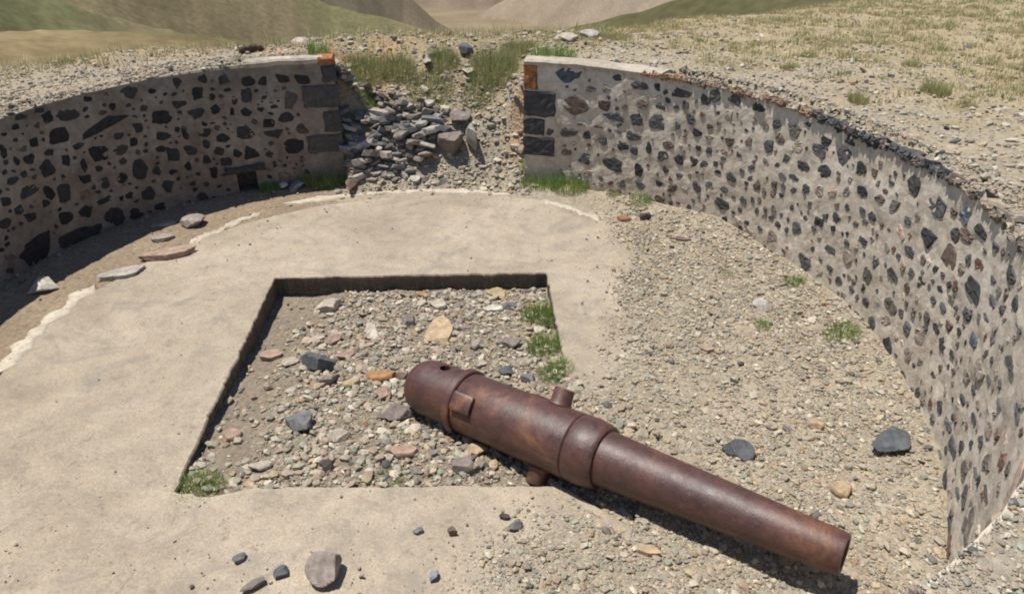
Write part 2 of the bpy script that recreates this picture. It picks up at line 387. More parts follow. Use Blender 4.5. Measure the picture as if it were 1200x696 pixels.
# ------------------------------------------------------------------ HILLS across the valley
def hills():
    layers = [  # distance, [(photo column, photo row of its skyline)], colour, slope towards us
        (130, [(-900, 26), (0, 28), (200, 30), (262, 39), (330, 58), (450, 90), (1300, 160)], (0.215, 0.165, 0.09), 0.10),
        (300, [(-900, -260), (-100, -75), (40, -16), (88, 0), (130, 13), (178, 26), (235, 36), (330, 50), (520, 110), (1400, 200)], (0.125, 0.122, 0.062), 0.36),
        (520, [(-900, -260), (100, -130), (300, -45), (385, -1), (450, 13), (525, 33), (580, 52), (760, 110), (1400, 220)], (0.175, 0.145, 0.085), 0.40),
        (170, [(-600, 260), (400, 130), (560, 62), (647, 30), (700, 16), (762, 0), (850, -30), (1000, -70), (1300, -130), (1800, -200)], (0.10, 0.088, 0.048), 0.30),
        (950, [(-900, -320), (340, -200), (420, -90), (470, -22), (510, 14), (532, 30), (600, 50), (1300, 120)], (0.215, 0.185, 0.125), 0.42),
        (1250, [(-900, 60), (420, 60), (505, 38), (530, 28), (590, -2), (680, -60), (760, -120), (1000, -240), (1800, -320)], (0.24, 0.195, 0.145), 0.40),
        (2100, [(-900, -230), (300, -210), (600, -190), (900, -250), (1800, -260)], (0.21, 0.16, 0.12), 0.5)]
    az = np.arange(-52, 52.01, 0.16)
    rad = np.exp(np.linspace(math.log(45), math.log(3200), 420))
    A, Q = np.meshgrid(np.radians(az), rad)
    X = np.sin(A) * Q; Y = np.cos(A) * Q
    best = np.full(X.shape, -1e9); C = np.zeros(X.shape + (3,)); C[:] = (0.22, 0.175, 0.115)
    # floor: falls away from our hilltop
    base = np.interp(Q, [45, 60, 100, 200, 400, 900, 3200], [-9, -12.5, -22, -44, -80, -150, -300])
    best = base.copy()
    for k, (rk, sky, c, sl) in enumerate(layers):
        cols = np.array([s[0] for s in sky], float); rows = np.array([s[1] for s in sky], float)
        # skyline as heights: column -> azimuth and elevation at distance rk
        dirs = np.array([ray(cx, cy) for cx, cy in zip(cols, rows)])
        azs = np.degrees(np.arctan2(dirs[:, 0], dirs[:, 1])); el = dirs[:, 2] / np.hypot(dirs[:, 0], dirs[:, 1])
        o = np.argsort(azs)
        zr = H + rk * np.interp(np.degrees(A), azs[o], el[o])
        wob = 1 + 0.10 * fbm(np.degrees(A) * 0.12, A * 0 + k, 60 + k, 3)
        d = Q - rk * wob
        gul = fbm(np.degrees(A) * 0.45 + 3 * k, Q / rk * 1.4, 70 + k, 4)
        z = zr - np.where(d < 0, -d * sl, d * 0.45) + (gul * 0.012 + 0.003 * fbm(X / rk * 18, Y / rk * 18, 75 + k, 4)) * rk * sst(0.0, -0.12, d / rk)
        z = z - rk * 0.006
        m = z > best
        best = np.where(m, z, best)
        cc = np.array(c) * (1 + 0.5 * fbm(X / rk * 9, Y / rk * 9, 80 + k, 4)[..., None])
        mottle = sst(0.05, 0.25, fbm(X / rk * 5, Y / rk * 5, 90 + k, 4))[..., None]
        cc = cc * (1 - 0.5 * mottle) + np.array((0.12, 0.125, 0.055)) * 0.5 * mottle if k in (0, 2, 3) else cc * (1 - 0.35 * mottle) + np.array((0.25, 0.19, 0.13)) * 0.35 * mottle
        wx, wy = X / rk + 0.05 * fbm(X / rk * 6, Y / rk * 6, 100 + k, 3), Y / rk + 0.05 * fbm(X / rk * 6, Y / rk * 6, 105 + k, 3)
        cc = cc * (1 + 0.30 * fbm(wx * 14, wy * 8, 110 + k, 5)[..., None]) * (1 + 0.25 * fbm(X / rk * 60, Y / rk * 90, 130 + k, 4)[..., None])
        C = np.where(m[..., None], cc, C)
    nr, na = X.shape; idx = np.arange(nr * na).reshape(nr, na)
    Fq = np.stack([idx[:-1, :-1], idx[1:, :-1], idx[1:, 1:], idx[:-1, 1:]], -1).reshape(-1, 4)
    o = mesh_np('hills', np.stack([X, Y, best], -1).reshape(-1, 3), np.ascontiguousarray(Fq), M['hill'], col=C.reshape(-1, 3), smooth=True)
    tag(o, 'dry grassy hills across the valley', 'hills', kind='structure')
hills()
# ------------------------------------------------------------------ CONCRETE FLOOR with the sunken square
def floor():
    pc = np.array([P(460, 450)[0], P(460, 450)[1]])
    ths = np.sort(np.concatenate([np.linspace(-math.pi, math.pi, 1100, endpoint=False), np.arctan2(PIT[:, 1] - pc[1], PIT[:, 0] - pc[0])]))
    rin = np.zeros(len(ths)); rout = np.zeros(len(ths))
    for i, t in enumerate(ths):
        d = np.array([math.cos(t), math.sin(t)]); best = 1e9
        for k in range(len(PIT)):
            a = PIT[k]; e = PIT[(k + 1) % len(PIT)] - a
            den = d[0] * e[1] - d[1] * e[0]
            if abs(den) < 1e-9: continue
            w = a - pc; s = (w[0] * e[1] - w[1] * e[0]) / den; u = (w[0] * d[1] - w[1] * d[0]) / den
            if s > 0 and -1e-4 <= u <= 1.0001: best = min(best, s)
        rin[i] = best
        w = pc - np.array([FX, FY]); bq = w @ d; cq = w @ w - FR ** 2
        rout[i] = -bq + math.sqrt(bq * bq - cq)
    ex, ey = pc[0] + np.cos(ths) * rin, pc[1] + np.sin(ths) * rin
    chip = fbm(ex * 9, ey * 9, 3, 4)
    rin = rin + 0.035 * chip + 0.022 * fbm(ex * 25, ey * 25, 4, 3) + 0.07 * np.clip(fbm(ex * 6, ey * 6, 8, 3) - 0.14, 0, 1)
    ox, oy = pc[0] + np.cos(ths) * rout, pc[1] + np.sin(ths) * rout
    rout = rout + 0.10 * fbm(ox * 2, oy * 2, 9, 4)
    K = 46; V = []; Cc = []
    n = len(ths)
    def ringv(rr, z, c):
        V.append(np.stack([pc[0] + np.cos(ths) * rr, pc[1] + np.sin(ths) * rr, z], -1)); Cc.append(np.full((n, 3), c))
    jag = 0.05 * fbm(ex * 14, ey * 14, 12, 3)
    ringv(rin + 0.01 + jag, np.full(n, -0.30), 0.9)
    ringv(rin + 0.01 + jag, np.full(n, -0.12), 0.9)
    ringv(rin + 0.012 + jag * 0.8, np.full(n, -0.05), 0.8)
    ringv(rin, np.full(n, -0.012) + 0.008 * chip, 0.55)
    for k in range(K + 1):
        t = (k / K); rr = (rin + 0.012) * (1 - t) + rout * t
        x, y = pc[0] + np.cos(ths) * rr, pc[1] + np.sin(ths) * rr
        z = 0.016 * fbm(x * 0.8, y * 0.8, 21, 3) + 0.006 * fbm(x * 6, y * 6, 22, 3)
        ringv(rr, z, 0.0)
    ringv(rout + 0.02, np.full(n, -0.05), 0.3)
    ringv(rout + 0.03, np.full(n, -0.2), 0.4)
    m = len(V); V = np.concatenate(V); Cc = np.concatenate(Cc)
    idx = np.arange(m * n).reshape(m, n); j = np.roll(idx, -1, axis=1)
    Fq = np.stack([idx[:-1], idx[1:], j[1:], j[:-1]], -1).reshape(-1, 4)
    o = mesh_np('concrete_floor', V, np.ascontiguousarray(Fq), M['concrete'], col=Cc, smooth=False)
    tag(o, 'round worn concrete gun floor with a square sunken pit in it', 'floor', kind='structure')
    # broken pale lime rim along the floor edge
    for (p0, p1, w0, sd) in [((2, 437), (112, 334), 0.17, 1), ((222, 286), (306, 250), 0.15, 2), ((330, 239), (604, 229), 0.17, 3), ((636, 235), (703, 258), 0.13, 4)]:
        a0 = math.atan2(P(*p0)[1] - FY, P(*p0)[0] - FX); a1 = math.atan2(P(*p1)[1] - FY, P(*p1)[0] - FX)
        if a1 - a0 > math.pi: a1 -= 2 * math.pi
        if a0 - a1 > math.pi: a0 -= 2 * math.pi
        ra = math.hypot(P(*p0)[0] - FX, P(*p0)[1] - FY); rb = math.hypot(P(*p1)[0] - FX, P(*p1)[1] - FY)
        N = 320; t = np.linspace(0, 1, N); aa = a0 + (a1 - a0) * t; rc = ra + (rb - ra) * t + 0.05 * fbm(t * 6, t * 0 + sd, 5)
        env = np.clip(np.minimum(t, 1 - t) * 14, 0.05, 1)
        wi = w0 * env * np.clip(0.95 + 1.5 * fbm(t * 12, t * 0 + sd * 3, 15, 3) + 0.25 * fbm(t * 70, t * 0 + sd, 16, 2), 0.03, 1.8); wo = w0 * env * np.clip(0.85 + 1.5 * fbm(t * 14, t * 0 + sd * 5, 25, 3) + 0.25 * fbm(t * 80, t * 0 + sd, 26, 2), 0.03, 1.8)
        rows = []
        for q, zz in ((-1, -0.03), (-0.9, 0.002), (-0.4, 0.007), (0.4, 0.007), (0.9, 0.002), (1, -0.04)):
            rr = rc + np.where(q < 0, q * wi, q * wo) * 0.5
            x, y = FX + np.cos(aa) * rr, FY + np.sin(aa) * rr
            rows.append(np.stack([x, y, zz + 0.008 * fbm(x * 9, y * 9, 33, 3) + 0.016 * fbm(x * 0.8, y * 0.8, 21, 3)], -1))
        V2 = np.concatenate(rows); idx = np.arange(6 * N).reshape(6, N)
        Fq = np.stack([idx[:-1, :-1], idx[1:, :-1], idx[1:, 1:], idx[:-1, 1:]], -1).reshape(-1, 4)
        if a1 < a0: Fq = Fq[:, ::-1]
        mesh_np('lime_rim', V2, np.ascontiguousarray(Fq), M['plaster'], parent=o, smooth=True)
floor()
# ------------------------------------------------------------------ WALLS
class Wall:
    def __init__(s, a0, a1):
        s.aa = np.linspace(a0, a1, 1200)
        r = WR(s.aa)
        s.x = CX + np.cos(np.radians(s.aa)) * r; s.y = CY + np.sin(np.radians(s.aa)) * r
        s.s = np.concatenate([[0], np.cumsum(np.hypot(np.diff(s.x), np.diff(s.y)))]); s.L = s.s[-1]
        tx, ty = np.gradient(s.x, s.s), np.gradient(s.y, s.s)
        nx, ny = -ty, tx
        f = np.sign((CX - s.x[600]) * nx[600] + (CY - s.y[600]) * ny[600])
        s.nx, s.ny, s.flip = nx * f, ny * f, f
    def at(s, q, z, o):
        q = np.asarray(q, float)
        qq = np.clip(q, 0, s.L); ex = q - qq
        x = np.interp(qq, s.s, s.x); y = np.interp(qq, s.s, s.y); nx = np.interp(qq, s.s, s.nx); ny = np.interp(qq, s.s, s.ny)
        tx, ty = ny * s.flip, -nx * s.flip
        return np.stack([x + nx * o + tx * ex, y + ny * o + ty * ex, np.asarray(z, float) + 0 * q], -1)
    def low(s, q, z):
        return 0.035 * fbm(np.asarray(q, float) * 2.2, np.asarray(z, float) * 2.2, 14, 3)
    def top(s, q):
        q = np.asarray(q, float); base = ZT if s.flip < 0 else ZT
        return ZT - s.drop * sst(0.5, 4.5, q) + s.rise * sst(4.6, 7.2, q) * (1 - 1.3 * sst(7.6, 9.0, q)) + 0.03 * fbm(q * 1.6, q * 0 + 5, 7, 4)
    def px(s, px, py):
        d = ray(px, py)
        c = s.x * d[1] - s.y * d[0]
        k = np.nonzero(np.sign(c[:-1]) != np.sign(c[1:]))[0]
        best = None
        for i in k:
            t = c[i] / (c[i] - c[i + 1]); q = s.s[i] + t * (s.s[i + 1] - s.s[i])
            D = np.interp(q, s.s, s.y); tt = D / d[1]; z = H + d[2] * tt
            if tt > 0 and (best is None or tt > best[2]): best = (q, z, tt)
        return best
WRt, WLt = Wall(A_R0, A_R1), Wall(A_L0, A_L1)
WRt.drop, WLt.drop = 0.0, 0.11; WRt.rise, WLt.rise = 0.12, 0.0
DK = (0.064, 0.061, 0.060); BR = (0.135, 0.10, 0.08); GB_ = (0.12, 0.105, 0.09); RD = (0.15, 0.085, 0.065); BL = (0.075, 0.085, 0.10)
def T(ox, oy, sc, items):
    out = []
    for it in items:
        x, y, w, h = it[:4]; c = it[4] if len(it) > 4 else DK; rot = it[5] if len(it) > 5 else 0
        out.append((ox + x / sc, oy + y / sc, w / sc, h / sc, c, rot))
    return out
RS = T(600, 50, 3.48, [(235,130,110,70,BL),(255,260,110,85,BR),(375,260,50,45,BR),(520,180,70,40),(592,183,32,30),(680,205,55,40),(435,145,50,30),(410,303,85,35),(507,312,55,52),(595,325,70,62),(672,335,30,50),(605,265,40,30),(530,255,50,45,BR),(460,262,25,30,BR),(228,365,75,42),(305,378,35,40),(370,400,38,38),(490,383,70,42),(450,423,45,42),(498,443,35,32),(560,430,26,50),(635,420,50,35,BR),(615,462,48,48),(300,475,60,48),(218,450,45,30,BR),(415,502,95,62),(515,520,38,55),(600,572,40,35),(625,518,25,30,BR),(600,640,45,30,BR),(155,365,30,30,BR),(430,365,30,12),(350,345,40,14,BR),(280,335,40,14)])
RS += T(780, 80, 3.48, [(68,102,85,36),(165,128,40,45),(208,115,55,55),(285,132,58,52),(378,160,58,42),(42,158,22,18),(100,208,45,42),(150,188,26,24,RD),(213,183,22,18),(127,265,42,35),(180,238,30,22,BR),(452,230,40,42),(527,250,62,65,GB_),(468,287,42,42,BR),(417,317,38,52),(580,228,28,22),(262,302,42,40,BR),(345,300,42,35,BR),(632,330,72,75),(650,300,45,40),(645,420,62,58),(560,398,55,42),(490,365,40,42),(478,440,35,26),(525,447,42,26),(133,327,26,24),(177,335,26,30),(55,375,42,45),(113,380,34,48),(157,398,38,38),(212,423,30,18),(55,437,28,20),(270,445,40,38),(123,483,38,45),(182,478,42,32),(240,492,36,32),(373,475,30,48,BR),(330,467,18,22),(440,515,30,35,BR),(523,498,26,28),(575,493,34,40),(593,555,24,40),(515,567,18,26),(228,555,62,45),(317,537,28,32),(373,580,20,26),(333,628,24,22),(303,657,26,36),(385,653,22,24),(458,640,30,26),(494,657,18,32),(537,653,42,55),(632,625,42,45),(655,605,30,30),(570,612,20,22)])
RS += T(920, 120, 2.486, [(170,160,48,55),(188,117,36,26),(225,195,34,45),(228,260,38,32),(280,283,36,32,BR),(380,243,48,65),(442,300,58,65),(313,236,18,14),(320,300,30,40,GB_),(358,345,22,28),(390,332,18,22,BR),(418,388,52,78),(522,330,38,60,BL),(488,320,18,30,BR),(578,380,50,45),(492,385,28,48),(528,392,50,50,BR),(475,448,50,80,BR),(567,475,30,44,RD),(550,548,58,80),(655,505,36,72),(607,518,26,28),(600,575,30,38),(675,590,32,72),(682,655,28,34),(630,605,20,36),(613,420,28,40),(180,305,20,24),(150,335,26,28),(183,410,18,18),(225,315,24,22),(253,330,24,28),(228,406,28,22),(260,463,30,40),(313,503,38,42),(363,435,34,34),(372,495,22,30),(400,530,30,42),(357,540,22,34,BR),(308,590,42,48,GB_),(403,460,20,36,BR),(432,575,22,30),(457,597,24,36),(452,543,20,24),(433,520,14,16),(478,528,16,30),(528,618,32,40),(587,630,24,16),(195,547,22,22),(233,582,22,26),(253,645,28,44),(205,620,24,40),(352,660,24,48),(415,625,20,40,GB_),(440,660,26,34),(473,650,20,40,BR),(505,665,18,36),(130,427,36,24),(130,485,22,18),(57,463,46,50),(112,570,34,46),(150,600,16,40)])
RS += T(1000, 380, 2.205, [(85,60,28,70),(130,140,24,48),(147,210,18,36),(170,275,34,72),(183,382,22,48),(190,468,14,44),(230,460,24,44),(192,570,14,80),(218,562,24,36),(250,508,26,66),(270,435,20,36),(243,258,30,42),(203,243,14,34),(203,308,20,36),(255,318,28,60),(227,52,26,48),(250,75,18,22),(203,127,20,22),(282,195,20,30),(327,305,18,64),(307,240,20,36),(345,222,14,22),(373,203,18,22),(345,140,16,22),(405,110,44,80),(382,50,24,50),(425,230,32,120),(310,40,30,50,BL),(318,380,16,30),(345,438,22,30),(262,380,10,30),(165,175,12,40),(308,170,14,26)])
LS = T(0, 90, 2.677, [(60,110,40,28),(150,128,34,36),(215,122,70,44),(50,158,26,18),(108,205,32,32),(185,187,62,50),(155,238,30,24),(243,217,44,22),(325,152,150,36,DK,-14),(310,235,56,58),(380,228,48,34,GB_),(372,186,38,22),(208,262,28,36),(262,275,18,50),(95,258,40,34),(8,232,26,50),(52,265,18,30),(145,290,50,54),(265,320,40,30),(330,328,36,42),(380,316,36,36),(388,265,26,20,BR),(438,293,52,60),(492,298,24,30),(418,207,26,30),(432,157,32,34),(508,125,62,46),(512,188,50,30),(505,228,34,20),(410,48,62,40),(330,52,40,24),(270,72,36,20),(125,98,40,14),(475,46,28,16),(450,98,26,22),(88,360,68,42),(155,360,32,56),(205,363,42,56),(330,390,60,24),(408,372,26,20),(467,366,40,42),(525,345,28,36),(15,395,40,34),(60,420,28,30),(98,438,40,30),(208,447,46,44),(270,425,44,42),(15,460,42,34),(75,305,24,22),(40,325,40,22),(430,432,52,44),(358,442,60,62),(110,535,110,120),(250,498,140,46),(505,410,36,26),(145,400,30,30)])
LS += T(190, 60, 3.482, [(62,130,42,44),(165,113,40,36),(252,120,46,42),(350,122,52,40),(418,125,50,36),(490,112,52,34),(568,115,58,40),(148,172,48,48),(200,188,32,28),(70,215,56,36),(140,245,72,62),(215,240,46,42),(288,250,22,36),(290,205,40,38),(348,187,46,62),(345,250,42,34),(405,240,28,20),(458,228,30,18),(523,203,60,70,GB_),(435,292,48,36),(508,273,62,42),(378,290,24,24,BR),(350,335,82,58),(455,335,72,44),(575,320,48,40,BR),(170,335,58,34),(98,330,34,60),(60,320,24,24),(247,355,56,36),(180,380,28,36),(232,410,42,34,BR),(42,425,58,64),(115,402,48,44),(182,445,32,36),(107,470,28,32),(45,495,34,24),(25,552,52,50),(130,540,36,20),(208,498,36,42),(150,503,24,16),(263,448,46,38),(308,417,34,32),(362,420,64,62),(440,422,34,28),(458,465,22,30),(530,388,88,56),(500,468,20,14),(415,190,28,14),(205,155,22,14),(268,160,30,14)])
def stone_faces(wall, items, r0, proud=0.007):
    """each item (s, z, half width, half height, colour, rotation): a low irregular boulder face set in the mortar"""
    V = []; Fc = []; C = []
    for (s, z, hw, hh, c, rot) in items:
        n = 16; t = np.linspace(0, 2 * math.pi, n, endpoint=False) + r0.uniform(-0.1, 0.1, n)
        m = int(r0.integers(4, 7)); ph = np.sort((np.arange(m) + r0.uniform(0.1, 0.9, m)) * 2 * math.pi / m); rk = r0.uniform(0.78, 1.22, m)
        qx = np.cos(ph) * rk; qy = np.sin(ph) * rk
        cx = np.zeros(n); cz = np.zeros(n)
        for ii in range(n):
            dx_, dy_ = math.cos(t[ii]), math.sin(t[ii]); best = 9
            for kk in range(m):
                ex_, ey_ = qx[(kk + 1) % m] - qx[kk], qy[(kk + 1) % m] - qy[kk]; den = dx_ * ey_ - dy_ * ex_
                if abs(den) < 1e-9: continue
                ss_ = (qx[kk] * ey_ - qy[kk] * ex_) / den; uu_ = (qx[kk] * dy_ - qy[kk] * dx_) / den
                if ss_ > 0 and -1e-6 <= uu_ <= 1 + 1e-6: best = min(best, ss_)
            best = (best if best < 3 else 1.0) * r0.uniform(0.9, 1.1); cx[ii] = dx_ * best; cz[ii] = dy_ * best
        cx = cx / max(0.6, np.abs(cx).max()); cz = cz / max(0.6, np.abs(cz).max())
        ro = R(rot); X = cx * hw; Zc = cz * hh
        X, Zc = X * math.cos(ro) - Zc * math.sin(ro), X * math.sin(ro) + Zc * math.cos(ro)
        pr = proud * r0.uniform(0.35, 1.3); base_o = float(wall.low(s, z)); tilt = r0.normal(0, 0.3, 2) * pr
        cc = np.array(c) * r0.uniform(0.7, 1.9 if wall is WRt and sum(c) < 0.2 else 1.4)
        b = len(V)
        for f, o in ((1.04, -0.03), (1.0, 0.2), (0.9, 0.85), (0.55, 1.0)):
            oo = -0.05 if o < 0 else pr * o
            for i in range(n):
                q = oo if o < 0 else oo + (cx[i] * tilt[0] + cz[i] * tilt[1]) * f + (r0.normal(0, 0.003) if o > .8 else 0)
                V.append(wall.at(s + X[i] * f, z + Zc[i] * f, q + base_o)); C.append(cc * r0.uniform(0.9, 1.1))
        V.append(wall.at(s, z, pr * 1.05 + base_o)); C.append(cc)
        for rr in range(3):
            for i in range(n):
                j = (i + 1) % n; Fc.append((b + rr * n + i, b + rr * n + j, b + rr * n + n + j, b + rr * n + n + i))
        for i in range(n): Fc.append((b + 3 * n + i, b + 3 * n + (i + 1) % n, b + 4 * n))
    return np.array(V), Fc, np.array(C)
def wall_block(wall, name, s0, s1, z0, z1, front, depth, mat, col, parent, r0, rough=0.006):
    """dressed block with slightly worn arrises"""
    e = 0.014; V = []; Fc = []
    ns, nz = 7, 6
    ss = np.concatenate([[s0], np.linspace(s0 + e, s1 - e, ns), [s1]]); zz = np.concatenate([[z0], np.linspace(z0 + e, z1 - e, nz), [z1]])
    G = {}
    for i, s in enumerate(ss):
        for j, z in enumerate(zz):
            edge = i in (0, len(ss) - 1) or j in (0, len(zz) - 1)
            G[i, j] = len(V); V.append(wall.at(s + (r0.normal(0, rough) if edge else 0), z + (r0.normal(0, rough) if edge else 0), front - (e * 0.8 if edge else 0) + r0.normal(0, rough * .5)))
    for i in range(len(ss) - 1):
        for j in range(len(zz) - 1): Fc.append((G[i, j], G[i + 1, j], G[i + 1, j + 1], G[i, j + 1]))
    B = []
    for (s, z) in ((s0, z0), (s1, z0), (s1, z1), (s0, z1)): B.append(len(V)); V.append(wall.at(s, z, -depth))
    I, J = len(ss) - 1, len(zz) - 1
    Fc += [[G[i, 0] for i in range(I, -1, -1)] + [B[0], B[1]], [G[I, j] for j in range(J, -1, -1)] + [B[1], B[2]], [G[i, J] for i in range(I + 1)] + [B[2], B[3]], [G[0, j] for j in range(J + 1)] + [B[3], B[0]], (B[0], B[3], B[2], B[1])]
    V = np.array(V); C = np.array(col) * r0.uniform(0.85, 1.15, (len(V), 1))
    return mesh_np(name, V, [tuple(f) for f in Fc], mat, parent=parent, col=C)
def fix_normals(o):
    import bmesh
    bm = bmesh.new(); bm.from_mesh(o.data); bmesh.ops.recalc_face_normals(bm, faces=bm.faces); bm.to_mesh(o.data); bm.free()
def build_wall(wall, px_items, mortar, label, seed, hole=None, chips=420, chipcol=()):
    r0 = np.random.default_rng(seed)
    root = empty('stone_wall', (wall.x[0], wall.y[0], 0)); tag(root, label, 'stone wall', 'curved rubble walls of the gun pit', 'thing')
    root_inv = Matrix.Translation((-float(wall.x[0]), -float(wall.y[0]), 0))
    st = 0.04
    ns = int(wall.L / st); zs = np.concatenate([np.arange(-0.35, ZT + wall.rise - 0.02, st), [ZT + wall.rise]])
    q = np.linspace(0, wall.L, ns)
    ztop = wall.top(q)
    rows = []
    Q, Zz = np.meshgrid(q, zs)
    Zz = np.minimum(Zz, ztop[None, :]); Zz[-1] = ztop
    off = wall.low(Q, Zz) + 0.022 * fbm(Q * 9, Zz * 9, seed + 2, 3) - 0.002
    off[-1] -= 0.015
    rows = [wall.at(Q[i], Zz[i], off[i]) for i in range(len(zs))]
    for o, dz in ((-0.05, 0.006), (-0.13, 0.004), (-0.2, -0.03), (-0.3, -0.08), (-0.5, -0.10), (-0.5, -0.5), (-0.5, -1.9)):
        rows.append(wall.at(q, ztop + dz + (0.02 * fbm(q * 5, q * 0 + o * 9, seed + 5, 3) if dz > -0.02 else 0), o))
    m = len(rows); V = np.concatenate(rows); idx = np.arange(m * ns).reshape(m, ns)
    quads = np.stack([idx[:-1, :-1], idx[:-1, 1:], idx[1:, 1:], idx[1:, :-1]], -1)
    keep = np.ones(quads.shape[:2], bool)
    if hole is not None:
        qi = (q[:-1] + q[1:]) / 2; zi = (zs[:-1] + zs[1:]) / 2
        keep[:len(zs) - 1][np.ix_((zi > hole[2]) & (zi < hole[3]), (qi > hole[0]) & (qi < hole[1]))] = False
    Fc = [tuple(f) for f in quads[keep]]
    Fc.append(tuple(idx[:, 0][::-1])); Fc.append(tuple(idx[:, -1]))
    body = mesh_np('mortar_face', V, Fc, [mortar, M['ground']], parent=root, smooth=False, col=np.full((len(V), 3), (0.315, 0.28, 0.225)))
    for pl in body.data.polygons:
        if min(pl.vertices) >= idx[len(zs) - 1, 0] and len(pl.vertices) == 4: pl.material_index = 1; body.matrix_parent_inverse = root_inv
    fix_normals(body)
    # stones seen in the photograph
    items = []
    for (x, y, w, h, c, rot) in px_items:
        a = wall.px(x, y); b1 = wall.px(x - w / 2, y); b2 = wall.px(x + w / 2, y)
        if a is None: continue
        hw = abs((b2[0] - b1[0]) / 2) if (b1 and b2) else abs(((b1 or b2)[0] - a[0]))
        zz = [wall.px(x, y - h / 2), wall.px(x, y + h / 2)]
        hh = abs(zz[0][1] - zz[1][1]) / 2
        hw = min(hw, 0.35)
        ztl = float(wall.top(a[0])) - 0.01
        if a[1] + hh > ztl: a = (a[0], min(a[1], ztl - 0.03)); hh = max(0.03, ztl - a[1])
        sg = 1 if (b2 and b1 and b2[0] > b1[0]) else -1
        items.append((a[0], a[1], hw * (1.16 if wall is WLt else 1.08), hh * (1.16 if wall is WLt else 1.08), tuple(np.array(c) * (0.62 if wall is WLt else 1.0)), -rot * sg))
    big = list(items)
    tries = 0
    while len(items) < len(big) + chips and tries < 30000:
        tries += 1
        s = r0.uniform(0.4, wall.L - 0.1); z = r0.uniform(-0.05, float(wall.top(s)) - 0.14)
        vis = s < 0.75 * wall.L
        c = chipcol[int(r0.integers(len(chipcol)))]
        hw = r0.uniform(0.018, 0.05) if r0.random() < (0.72 if sum(c) < (0.5 if wall is WRt else 0.3) else 0.3) else r0.uniform(0.05, 0.11)
        if not vis: hw *= 2
        hh = hw * r0.uniform(0.5, 1.1)
        if hole is not None and hole[0] - .15 < s < hole[1] + .15 and z < hole[3] + .15: continue
        if any(abs(s - i[0]) < i[2] + hw + 0.01 and abs(z - i[1]) < i[3] + hh + 0.01 for i in items): continue
        if s < 0.5: continue
        items.append((s, z, hw, hh, c, r0.uniform(-30, 30)))
    V, Fc, C = stone_faces(wall, items, r0)
    o = mesh_np('rubble_stones', V, Fc, M['wallstone'], col=C)
    fix_normals(o); o.data.polygons.foreach_set('material_index', np.full(len(o.data.polygons), 2, np.int32))
    import bmesh
    body.data.materials.append(M['wallstone'])
    bm = bmesh.new(); bm.from_mesh(body.data); bm.from_mesh(o.data); bm.to_mesh(body.data); bm.free(); body.data.update()
    bpy.data.objects.remove(o); body.name = 'masonry_face'
    return root, root_inv, r0, ztop, q
def quoin_px(wall, x0, x1, y0, y1):
    a = wall.px(x1 if wall is WRt else x0, (y0 + y1) / 2); xm = x1 if wall is WRt else x0; zc = wall.px(xm, y0); zd = wall.px(xm, y1)
    return a[0], zc[1], zd[1]
# right wall
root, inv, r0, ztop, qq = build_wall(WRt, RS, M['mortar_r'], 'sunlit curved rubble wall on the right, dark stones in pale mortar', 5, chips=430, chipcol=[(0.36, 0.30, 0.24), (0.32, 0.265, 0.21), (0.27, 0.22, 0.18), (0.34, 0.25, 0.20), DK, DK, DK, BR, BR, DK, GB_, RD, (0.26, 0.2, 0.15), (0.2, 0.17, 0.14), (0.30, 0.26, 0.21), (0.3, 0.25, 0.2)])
for (x1, y0, y1, mat, c) in [(629.5, 76, 105, M['lichen'], DK), (651, 109, 138, M['wallstone'], DK), (638, 141, 159, M['wallstone'], DK), (649.5, 163, 184, M['wallstone'], DK)]:
    s1, za, zb = quoin_px(WRt, 614.5, x1, y0, y1)
    o = wall_block(WRt, 'quoin', -0.015, s1, zb, min(za, ZT + 0.03), 0.018, 0.4, mat, c, root, r0); o.matrix_parent_inverse = inv; fix_normals(o)
# coping stones along the lip of the right wall
top = [(752, 84), (775, 90), (800, 94), (820, 100), (845, 110), (868, 122), (893, 136), (920, 140), (948, 148), (965, 158), (985, 168), (1006, 175), (1027, 186), (1046, 194), (1066, 202), (1086, 212), (1106, 224), (1122, 236), (1140, 250), (1160, 268), (1180, 290), (1199, 315)]
cs0 = [WRt.px(*t)[0] for t in top]; cs = []; tp = []
for i in range(len(cs0) - 1):
    if top[i][0] >= 1106:
        q_ = cs0[i]
        while q_ < cs0[i + 1] - 0.06: cs.append(q_); tp.append(top[i][0]); q_ += r0.uniform(0.09, 0.26)
        continue
    cs += [cs0[i], cs0[i] + (cs0[i + 1] - cs0[i]) * r0.uniform(0.35, 0.65)]; tp += [top[i][0], top[i][0]]
cs.append(cs0[-1])
for i in range(len(cs) - 1):
    s0, s1 = cs[i], cs[i + 1]; x = tp[i]
    if x < 800: c = (0.27, 0.16, 0.10)
    elif x < 940: c = [(0.22, 0.15, 0.10), (0.16, 0.11, 0.08), (0.30, 0.25, 0.19)][i % 3]
    elif x < 1110: c = [(0.15, 0.115, 0.10), (0.075, 0.073, 0.072), (0.08, 0.08, 0.085), (0.065, 0.063, 0.062)][i % 4]
    else: c = [(0.28, 0.23, 0.17), (0.22, 0.18, 0.14), (0.12, 0.10, 0.085)][i % 3]
    th = r0.uniform(0.02, 0.042) if 930 < x < 1110 else r0.uniform(0.012, 0.028)
    zl = float(WRt.top((s0 + s1) / 2)) + r0.uniform(-0.015, 0.005)
    o = wall_block(WRt, 'coping_stone', s0 + 0.01, s1 - 0.015, zl - 0.02, zl + th, 0.012 + r0.uniform(0, 0.035), r0.uniform(0.03, 0.11), M['wallstone'], np.array(c) * r0.uniform(0.8, 1.4), root, r0, 0.018); o.matrix_parent_inverse = inv; fix_normals(o)
